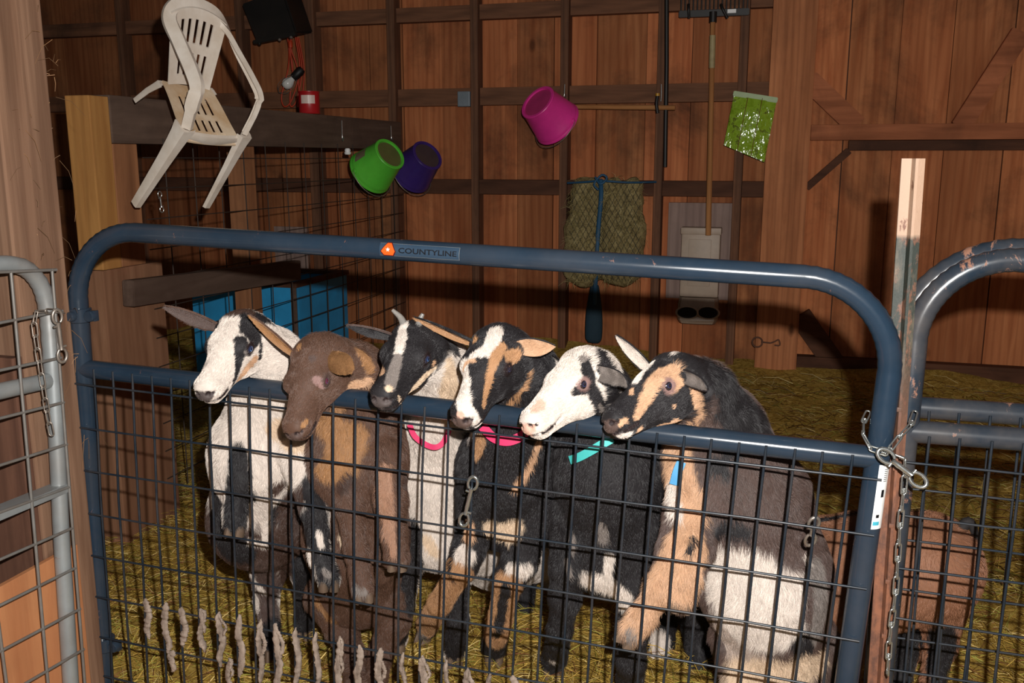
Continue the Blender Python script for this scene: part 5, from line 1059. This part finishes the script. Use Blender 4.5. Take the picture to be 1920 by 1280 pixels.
if '2' in WHICH:
    g = Goat('all brown goat hanging its head down over the rail with eyes half closed', .194, (-.8812, 1.6238, .932), [[.0675, .9826, -.1729], [-.7569, -.0625, -.6506], [-.6501, .1748, .7395]], (-1.20, 1.42, -.02), (-.60, 2.30, 1.07))
    g.ex = .40
    g.head([(pt(662, 700, 1.73), .060), (pt(672, 790, 1.79), .085), (pt(668, 860, 1.80), .10)], nr=(.056, .07))
    g.trunk([(pt(668, 860, 1.80), .105), (pt(668, 1000, 1.87), .112), (pt(675, 1090, 1.96), .11)])
    g.limb([(pt(640, 860, 1.74), .04), (pt(655, 940, 1.71), .028), (pt(668, 1030, 1.70), .021), (pt(681, 1105, 1.69), .023)])
    g.limb([(pt(720, 850, 1.75), .045), (pt(733, 940, 1.715), .030), (pt(738, 1000, 1.70), .022), (pt(744, 1045, 1.69), .024)])
    g.limb([(pt(625, 1120, 1.95), .07), (pt(640, 1175, 1.93), .038), (pt(662, 1230, 1.94), .026), (pg(668, 1295, .04), .022)]); g.limb([(pt(725, 1120, 1.96), .07), (pt(738, 1160, 1.95), .038), (pt(716, 1220, 1.94), .026), (pg(702, 1295, .04), .022)])
    g.strokes = [('px', [(605, 790), (650, 815), (640, 870), (610, 880)], [25, 38, 34, 22], 'rt'), ('px', [(722, 880), (722, 930), (728, 1000)], [13, 16, 12], 'lt'), ('px', [(640, 1005), (645, 1022)], 7, 'cr'), ('px', [(733, 975), (737, 1040)], 7, 'lt'),
        ('px', [(655, 895), (640, 915)], 12, 'db'), ('px', [(770, 900), (765, 1000)], 22, 'db'), ('px', [(592, 712), (606, 722)], 8, 'sk'), ('px', [(585, 672)], 8, 'gb'), ('px', [(568, 798), (575, 790)], 5, 'rt'),
        ('px', [(640, 745), (625, 775), (610, 795)], [10, 12, 8], 'rt'), ('px', [(672, 660), (690, 690)], 12, 'rt'), ('px', [(660, 722), (690, 715)], 10, 'tl'), ('px', [(560, 655)], 7, 'rt'),
        ('px', [(600, 1130), (605, 1180)], 14, 'rt'), ('px', [(665, 1100), (682, 1110)], 8, 'gr')]
    g.nose_c = 'gb'; g.rim = 'gb'; g.build('br', flen=.014, hlen=.006); g.eyes('eye_red', dy=-.012)
    ear2(g, -1, (468, 592, 1.585), cd(-.5, -.4, .7), .017, 'br', 'rt', curl=.8)
    ear2(g, 1, (650, 708, 1.545), cd(-.15, .2, -1), .026, 'rt', 'br', curl=.45, bend=cd(.012, .012, .0))
    g.hoof(pt(682, 1108, 1.685), (.1, -.3, -1), cd(.1, -.2, 1), .95); g.hoof(pt(745, 1048, 1.685), (.05, -.3, -1), cd(0, -.2, 1), .95)
if '3' in WHICH:
    g = Goat('horned goat with a black face, white blaze and pink collar on its white chest', .198, (-.6804, 1.6756, .9687), [[-.0155, .9996, .0228], [-.9187, -.0052, -.3949], [-.3946, -.027, .9185]], (-.95, 1.42, -.02), (-.15, 2.75, 1.10))
    g.head([(pt(830, 690, 1.80), .056), (pt(822, 790, 1.90), .068), (pt(820, 890, 1.98), .085)], nr=(.052, .06))
    g.trunk([(pt(820, 890, 1.98), .09), (pt(828, 985, 2.02), .098), (pt(940, 1010, 2.28), .125), (pt(1010, 1010, 2.5), .12)])
    g.limb([(pt(785, 950, 1.97), .045), (pt(768, 1060, 1.955), .027), (pt(757, 1140, 1.96), .020), (pg(744, 1200, .04), .023)])
    g.limb([(pt(850, 960, 1.99), .045), (pt(858, 1080, 1.97), .027), (pt(858, 1160, 1.97), .021), (pg(852, 1225, .04), .023)])
    g.limb([(pt(1030, 1050, 2.5), .06), (pt(1050, 1110, 2.52), .025), (tuple(Vector(pt(1052, 1150, 2.5))), .02)])
    g.strokes = [('h', [(.02, 0, -.02), (.5, 0, -.1)], .40, 'bk'), ('h', [(.6, 0, -.15), (.9, 0, -.2)], .25, 'bk'), ('px', [(757, 608), (752, 635), (745, 662)], [9, 11, 9], 'w'), ('px', [(744, 670), (738, 695), (732, 720)], [9, 12, 13], 'gr'), ('px', [(728, 728)], 8, 'cr'),
        ('px', [(816, 690), (795, 706), (775, 728), (767, 755)], [5, 8, 10, 12], 'cr'), ('px', [(813, 681)], 6, 'tl'), ('px', [(722, 778), (740, 772)], 8, 'w'), ('px', [(706, 690), (716, 700)], 7, 'tl'), ('px', [(838, 680), (845, 740), (850, 780)], [14, 22, 24], 'cr'),
        ('px', [(815, 640), (800, 660)], 12, 'bk'), ('px', [(835, 620), (850, 650)], 16, 'bk'), ('px', [(747, 745), (752, 755)], 5, 'cr'), ('px', [(775, 990), (768, 1060), (757, 1140), (744, 1200)], [20, 26, 26, 28], 'bk'), ('px', [(862, 1030), (858, 1160), (852, 1225)], [20, 28, 30], 'bk'),
        ('px', [(800, 1105), (880, 1115), (960, 1112), (1020, 1105)], 9, 'db'), ('px', [(800, 1010), (815, 1035)], 12, 'cr')]
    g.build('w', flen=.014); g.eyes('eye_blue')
    ear2(g, -1, (652, 611, 1.63), cd(0, -.75, .6), .018, 'gb', 'bk', curl=.8)
    for b, tp_, q in (((752, 616), (736, 581), -1), ((776, 612), (793, 588), 1)):
        a = g.L((.10, q*.07, .0)); t_ = PY(*tp_, 1.67); bm = B(); mid = Vector(a).lerp(t_, .5)+Vector((q*-.004, .004, .004)); P = catmull([a, mid, t_], 6); tube(bm, P, .007, 12, rad=[.0095*(1-.62*(i/(len(P)-1))**1.1) for i in range(len(P))]); obj('horn', bm, M['horn'], g.root, ang=None)
    g.collar([pt(768, 796, 1.81), pt(778, 818, 1.80), pt(800, 834, 1.80), pt(818, 838, 1.80), pt(832, 828, 1.81), pt(842, 806, 1.82)], 0, pink, label='narrow pink collar', wid=.006)
    g.hoof(Vector(pg(744, 1203, .045)), (0, 0, -1), cd(-.3, 0, 1)); g.hoof(Vector(pg(852, 1228, .045)), (0, 0, -1), cd(0, 0, 1))
if '4' in WHICH:
    g = Goat('goat with a white blaze between black and tan face stripes, third from the right', .201, (-.5047, 1.65, .9706), [[-.119, .9878, -.1003], [-.8431, -.1539, -.5152], [-.5244, .0232, .8512]], (-.85, 1.42, -.02), (-.05, 2.65, 1.10))
    g.head([(pt(985, 700, 1.755), .060), (pt(965, 800, 1.83), .085), (pt(950, 880, 1.88), .10)], nr=(.056, .066))
    g.trunk([(pt(950, 880, 1.88), .10), (pt(950, 940, 1.93), .098), (pt(1010, 950, 2.4), .12)])
    g.limb([(pt(900, 930, 1.86), .05), (pt(880, 1030, 1.84), .032), (pt(868, 1060, 1.845), .029), (pt(825, 1130, 1.93), .022), (pg(795, 1180, .05), .026)])
    g.limb([(pt(1000, 940, 1.88), .055), (pt(975, 1050, 1.86), .036), (pt(955, 1085, 1.86), .030), (pt(937, 1160, 1.92), .024), (pg(926, 1215, .05), .028)])
    g.limb([(pt(985, 1010, 2.4), .07), (pt(985, 1080, 2.42), .03), (tuple(Vector(pt(985, 1150, 2.4))), .022)])
    g.strokes = [('px', [(873, 640), (868, 690), (866, 740), (872, 770)], [15, 18, 16, 13], 'w'), ('px', [(893, 614), (930, 622), (922, 645), (905, 660), (885, 668)], [10, 14, 13, 11, 10], 'w'), ('px', [(874, 622), (888, 634)], [10, 12], 'bk'), ('px', [(862, 618)], 8, 'tn'),
        ('px', [(942, 650), (930, 668), (918, 692), (913, 730), (904, 768)], [8, 12, 9, 8, 5], 'tn'), ('px', [(957, 672), (970, 664)], [16, 11], 'tn'), ('px', [(908, 676), (897, 715), (898, 760), (905, 780)], [7, 9, 8, 6], 'bk'), ('px', [(853, 640), (852, 668), (862, 695)], 5, 'tl'),
        ('px', [(885, 770), (892, 790), (885, 812)], [8, 10, 8], 'w'), ('px', [(863, 778)], 8, 'pk'), ('px', [(870, 820), (880, 822)], 8, 'gr'), ('px', [(992, 700), (975, 735), (945, 770)], [6, 5, 6], 'tn'), ('px', [(945, 600), (935, 606)], 6, 'bk'), ('px', [(960, 705), (945, 735)], 18, 'bk'),
        ('px', [(902, 822), (894, 850)], [14, 9], 'tn'), ('px', [(1010, 830), (990, 880), (965, 915)], [8, 9, 7], 'tl'), ('px', [(925, 990), (950, 1000), (960, 985)], 22, 'cr'), ('px', [(880, 980), (878, 1010)], 10, 'tl'),
        ('px', [(872, 1040), (866, 1052)], 20, 'w'), ('px', [(858, 1078), (825, 1135), (795, 1185)], 32, 'tn'), ('px', [(845, 1055), (800, 1130)], 6, 'bk'), ('px', [(962, 1070), (985, 1072)], 18, 'w'), ('px', [(950, 1100), (937, 1160), (928, 1205)], 32, 'tn'), ('px', [(948, 1100), (937, 1160), (930, 1190)], 10, 'bk'), ('px', [(925, 1222), (930, 1228)], 28, 'bk'), ('px', [(788, 1188)], 16, 'gr')]
    g.nose_c = 'gb'; g.build('bk', flen=.014); g.eyes('eye_dark')
    ear2(g, -1, (777, 596, 1.66), cd(.2, -.75, .5), .019, 'bk', 'tn', curl=.9)
    ear2(g, 1, (1037, 640, 1.66), cd(0, -.35, .9), .023, 'bk', 'tl', curl=.7, bend=cd(0, -.01, .01))
    g.collar([pt(905, 800, 1.735), pt(925, 820, 1.725), pt(950, 827, 1.722), pt(975, 819, 1.727), pt(992, 804, 1.735)], 0, pink, label='wide bright pink collar', wid=.0095)
    g.hoof(Vector(pg(795, 1184, .045)), (-.15, 0, -1), cd(-.5, 0, 1)); g.hoof(Vector(pg(926, 1222, .045)), (0, 0, -1), cd(0, 0, 1), 1.1)
if '5' in WHICH:
    g = Goat('white headed goat with a black eye patch and a black body, wearing a teal collar', .195, (-.3436, 1.6855, .9296), [[-.411, .8382, -.3583], [-.8267, -.5084, -.2411], [-.3843, .1971, .9019]], (-.62, 1.42, -.02), (.22, 2.60, 1.07))
    g.head([(pt(1125, 745, 1.80), .062), (pt(1140, 810, 1.84), .088), (pt(1145, 880, 1.86), .105)], nr=(.056, .066))
    g.trunk([(pt(1145, 880, 1.86), .112), (pt(1142, 1010, 1.93), .112), (pt(1260, 1030, 2.36), .12)])
    g.limb([(pt(1078, 960, 1.87), .055), (pt(1066, 1060, 1.85), .036), (pt(1060, 1120, 1.86), .030), (pt(1050, 1180, 1.88), .023), (pg(1038, 1240, .05), .027)])
    g.limb([(pt(1205, 980, 1.87), .055), (pt(1192, 1090, 1.86), .040), (pt(1186, 1180, 1.87), .030), (pt(1184, 1240, 1.88), .027), (pg(1180, 1300, .05), .028)])
    g.limb([(pt(1240, 1120, 2.3), .06), (pt(1240, 1200, 2.28), .028), (tuple(Vector(pt(1232, 1290, 2.2))), .022)]); g.limb([(pt(1310, 1110, 2.3), .08), (pt(1312, 1200, 2.28), .035), (tuple(Vector(pt(1310, 1290, 2.2))), .025)])
    g.strokes = [('h', [(.05, 0, -.05), (.9, 0, -.2)], .42, 'w'), ('px', [(1096, 676), (1102, 700), (1106, 722)], [9, 14, 14], 'bk'), ('px', [(1086, 728), (1078, 735), (1098, 730)], [12, 9, 12], 'bk'), ('px', [(1112, 735), (1125, 765), (1128, 790)], [14, 14, 12], 'bk'), ('px', [(1122, 660), (1135, 690), (1150, 740)], [13, 20, 22], 'bk'),
        ('px', [(1092, 672)], 9, 'gr'), ('px', [(1128, 772), (1124, 760)], 5, 'gr'), ('px', [(1086, 722)], 8, 'sk'), ('px', [(1000, 768), (1012, 758)], [9, 12], 'pk'), ('px', [(1155, 790), (1150, 830)], 22, 'bk'),
        ('px', [(1142, 1045), (1137, 1085)], [11, 8], 'w'), ('px', [(1128, 985), (1130, 1010)], 10, 'gr'), ('px', [(1072, 1000), (1074, 1030)], 6, 'gr'), ('px', [(1100, 1130), (1145, 1135)], 28, 'w'), ('px', [(1235, 1105), (1275, 1100), (1305, 1095)], 32, 'w'), ('px', [(1236, 1200), (1232, 1290)], 22, 'w'), ('px', [(1036, 1238)], 8, 'w'), ('px', [(1062, 1050), (1068, 1080)], 5, 'gr')]  # grey strokes: grizzled hair and faint highlights painted into the black body
    g.nose_c = 'pk'; g.rim = 'sk'; g.build('bk', flen=.015); g.eyes('eye_dark')
    ear2(g, 1, (1152, 742, 1.60), cd(-.75, 0, .6), .020, 'bk', 'gr', curl=.5, bend=cd(.02, .02, .02))
    ear2(g, -1, (1022, 668, 1.80), cd(-.4, -.2, .7), .014, 'bk', 'w', curl=.8)
    g.collar([pt(1070, 862, 1.745), pt(1085, 857, 1.732), pt(1108, 845, 1.727), pt(1130, 832, 1.727), pt(1148, 822, 1.735)], 0, teal, label='frayed teal collar', wid=.0085)
    g.hoof(Vector(pg(1037, 1246, .045)), (0, 0, -1), cd(-.2, 0, 1), 1.1)
if '6' in WHICH:
    g = Goat('goat with tan face, black muzzle and big white belly, rightmost at the gate', .196, (-.1799, 1.7165, .9217), [[-.5311, .7347, -.422], [-.7899, -.6095, -.0672], [-.3066, .2977, .9041]], (-.42, 1.42, -.12), (.42, 2.35, 1.07))
    g.head([(pt(1315, 738, 1.79), .058), (pt(1345, 795, 1.83), .074), (pt(1345, 870, 1.84), .095)], nr=(.054, .06))
    g.trunk([(pt(1350, 860, 1.84), .105), (pt(1395, 940, 1.86), .118), (pt(1430, 1080, 1.87), .125), (pt(1450, 1190, 1.90), .105)])
    g.limb([(pt(1300, 900, 1.78), .045), (pt(1272, 1030, 1.72), .033), (pt(1240, 1100, 1.705), .025), (pt(1205, 1155, 1.695), .021), (pt(1185, 1180, 1.69), .024)])
    g.limb([(pt(1320, 930, 1.77), .04), (pt(1300, 1030, 1.71), .032), (pt(1288, 1080, 1.70), .026), (pt(1278, 1118, 1.69), .024)])
    g.limb([(pt(1400, 1200, 1.88), .075), (pt(1395, 1290, 1.84), .04), (pg(1390, 1400, .05), .024)]); g.limb([(pt(1500, 1200, 1.92), .075), (pt(1510, 1290, 1.88), .04), (pg(1500, 1400, .05), .024)])
    g.strokes = [('h', [(.0, 0, -.08), (.9, 0, -.2)], .45, 'bk'), ('px', [(1202, 668), (1232, 660), (1256, 668)], [14, 15, 8], 'w'), ('px', [(1206, 682), (1198, 702), (1190, 716)], [17, 14, 9], 'w'), ('px', [(1262, 692), (1240, 700), (1222, 722), (1206, 756), (1192, 782)], [14, 17, 14, 13, 8], 'tl'), ('px', [(1268, 715), (1258, 725)], 14, 'tl'), ('px', [(1183, 735), (1166, 762), (1150, 782)], [13, 14, 9], 'bk'), ('px', [(1178, 700), (1176, 718)], 4, 'tl'),
        ('px', [(1244, 752), (1222, 772), (1200, 788), (1185, 797)], [15, 14, 7, 4], 'bk'), ('px', [(1275, 752), (1270, 770)], [18, 14], 'bk'), ('px', [(1298, 725), (1303, 750), (1305, 785)], [7, 8, 10], 'tl'), ('px', [(1235, 797), (1262, 790), (1290, 790)], [8, 8, 7], 'tl'), ('px', [(1160, 795), (1172, 788)], 6, 'tl'), ('px', [(1165, 818), (1182, 818)], 8, 'w'), ('px', [(1198, 806)], 8, 'tl'), ('px', [(1262, 762)], 4, 'tl'),
        ('px', [(1275, 668), (1325, 690), (1375, 745), (1415, 800)], [16, 34, 50, 56], 'bk'), ('px', [(1265, 830), (1275, 900), (1290, 960)], [40, 40, 34], 'tl'), ('px', [(1262, 910), (1268, 960)], 16, 'w'), ('px', [(1345, 870), (1390, 860)], [22, 45], 'bk'), ('px', [(1420, 880), (1450, 950), (1460, 1010)], [55, 62, 50], 'gb'), ('px', [(1345, 985), (1395, 988)], [16, 20], 'bk'), ('px', [(1300, 1010), (1290, 1030)], 8, 'bk'),
        ('px', [(1335, 1040), (1395, 1100), (1455, 1125)], [34, 82, 72], 'w'), ('px', [(1420, 1160)], 90, 'w'), ('px', [(1525, 1060), (1535, 1130), (1530, 1180)], 22, 'gr'), ('px', [(1510, 1090), (1515, 1150)], 10, 'gb'), ('px', [(1505, 1195), (1508, 1215)], 22, 'bk'), ('px', [(1350, 1170), (1385, 1215), (1420, 1235)], [22, 34, 30], 'gr2'), ('px', [(1420, 1270), (1490, 1260), (1530, 1240)], [60, 50, 30], 'cr'), ('px', [(1508, 1040)], 10, 'w'),
        ('px', [(1285, 1000), (1255, 1075), (1190, 1175)], [30, 34, 30], 'tl'), ('px', [(1300, 1030), (1285, 1110)], 26, 'tl'), ('px', [(1298, 1010), (1292, 1035)], 6, 'bk'), ('px', [(1182, 1186)], 12, 'gr')]
    g.nose_c = 'gb'; g.rim = 'sk'; g.build('gb', flen=.020, fur=140000); g.eyes('eye_dark')
    ear2(g, -1, (1156, 631, 1.68), cd(-.3, -.5, .8), .017, 'bk', 'w', curl=.9)
    ear2(g, 1, (1310, 742, 1.62), cd(-.7, -.1, .6), .017, 'bk', 'gr', curl=.8, bend=cd(.012, .012, .01))
    g.collar([pt(1278, 865, 1.74), pt(1270, 885, 1.735), pt(1264, 908, 1.732)], 0, blue_w, 'collar_strap', 'blue webbing strap end', wid=.009)
    g.hoof(pt(1183, 1184, 1.69), (-.5, -.2, -.9), cd(-.6, -.3, .6), 1.1); g.hoof(pt(1276, 1122, 1.685), (-.05, -.3, -1), cd(0, -.2, 1), 1.0)
if '7' in WHICH:
    R7 = [[-.95, .05, -.31], [.1, -1.0, 0], [-.31, 0, .95]]
    g = Goat('tan goat with a black back stripe standing behind the right gate upright', .19, tuple(PY(1420, 1090, 2.45)), [[-.90, .20, -.38], [.20, -.90, 0], [-.38, 0, .92]], (-.35, 1.85, -.02), (.75, 2.75, .75), h=.005)
    g.head([(pt(1470, 1050, 2.30), .065)])
    g.trunk([(pt(1470, 1050, 2.30), .07), (pt(1540, 1070, 2.18), .115), (pt(1640, 1070, 2.12), .125), (pt(1735, 1060, 2.08), .118)])
    for a in ((1560, 1130), (1600, 1130), (1700, 1130), (1765, 1120)):
        yy = 2.08 if a[0] in (1560, 1765) else 2.16
        p = Vector(pt(*a, yy)); g.limb([(tuple(p), .06), (tuple(p+Vector((.01, .02, -.12))), .032), (tuple(p+Vector((0, .0, -.20))), .022), ((p.x, p.y, .05), .023)])
    g.strokes = [('px', [(1535, 975), (1580, 968), (1640, 960), (1740, 955)], 9, 'bk'), ('px', [(1560, 1200), (1556, 1280)], 26, 'bk'), ('px', [(1700, 1200), (1700, 1290)], 30, 'bk'), ('px', [(1770, 1190), (1770, 1290)], 30, 'bk'), ('px', [(1720, 1190)], 30, 'bk'), ('px', [(1600, 1200), (1600, 1290)], 20, 'bk')]
    g.build('fw', fur=60000, flen=.012)
    bm = B(); a = Vector(pt(1795, 1000, 2.08)); tube(bm, catmull([a, a+Vector((.02, 0, .03)), a+Vector((.035, 0, .0)), a+Vector((.035, 0, -.05))], 5), .01, 10, rad=[.014*(1-.045*i) for i in range(16)]); obj('tail', bm, paint('black_tail_hair', srgb(36, 32, 32), .8, bump=0), g.root, ang=None)
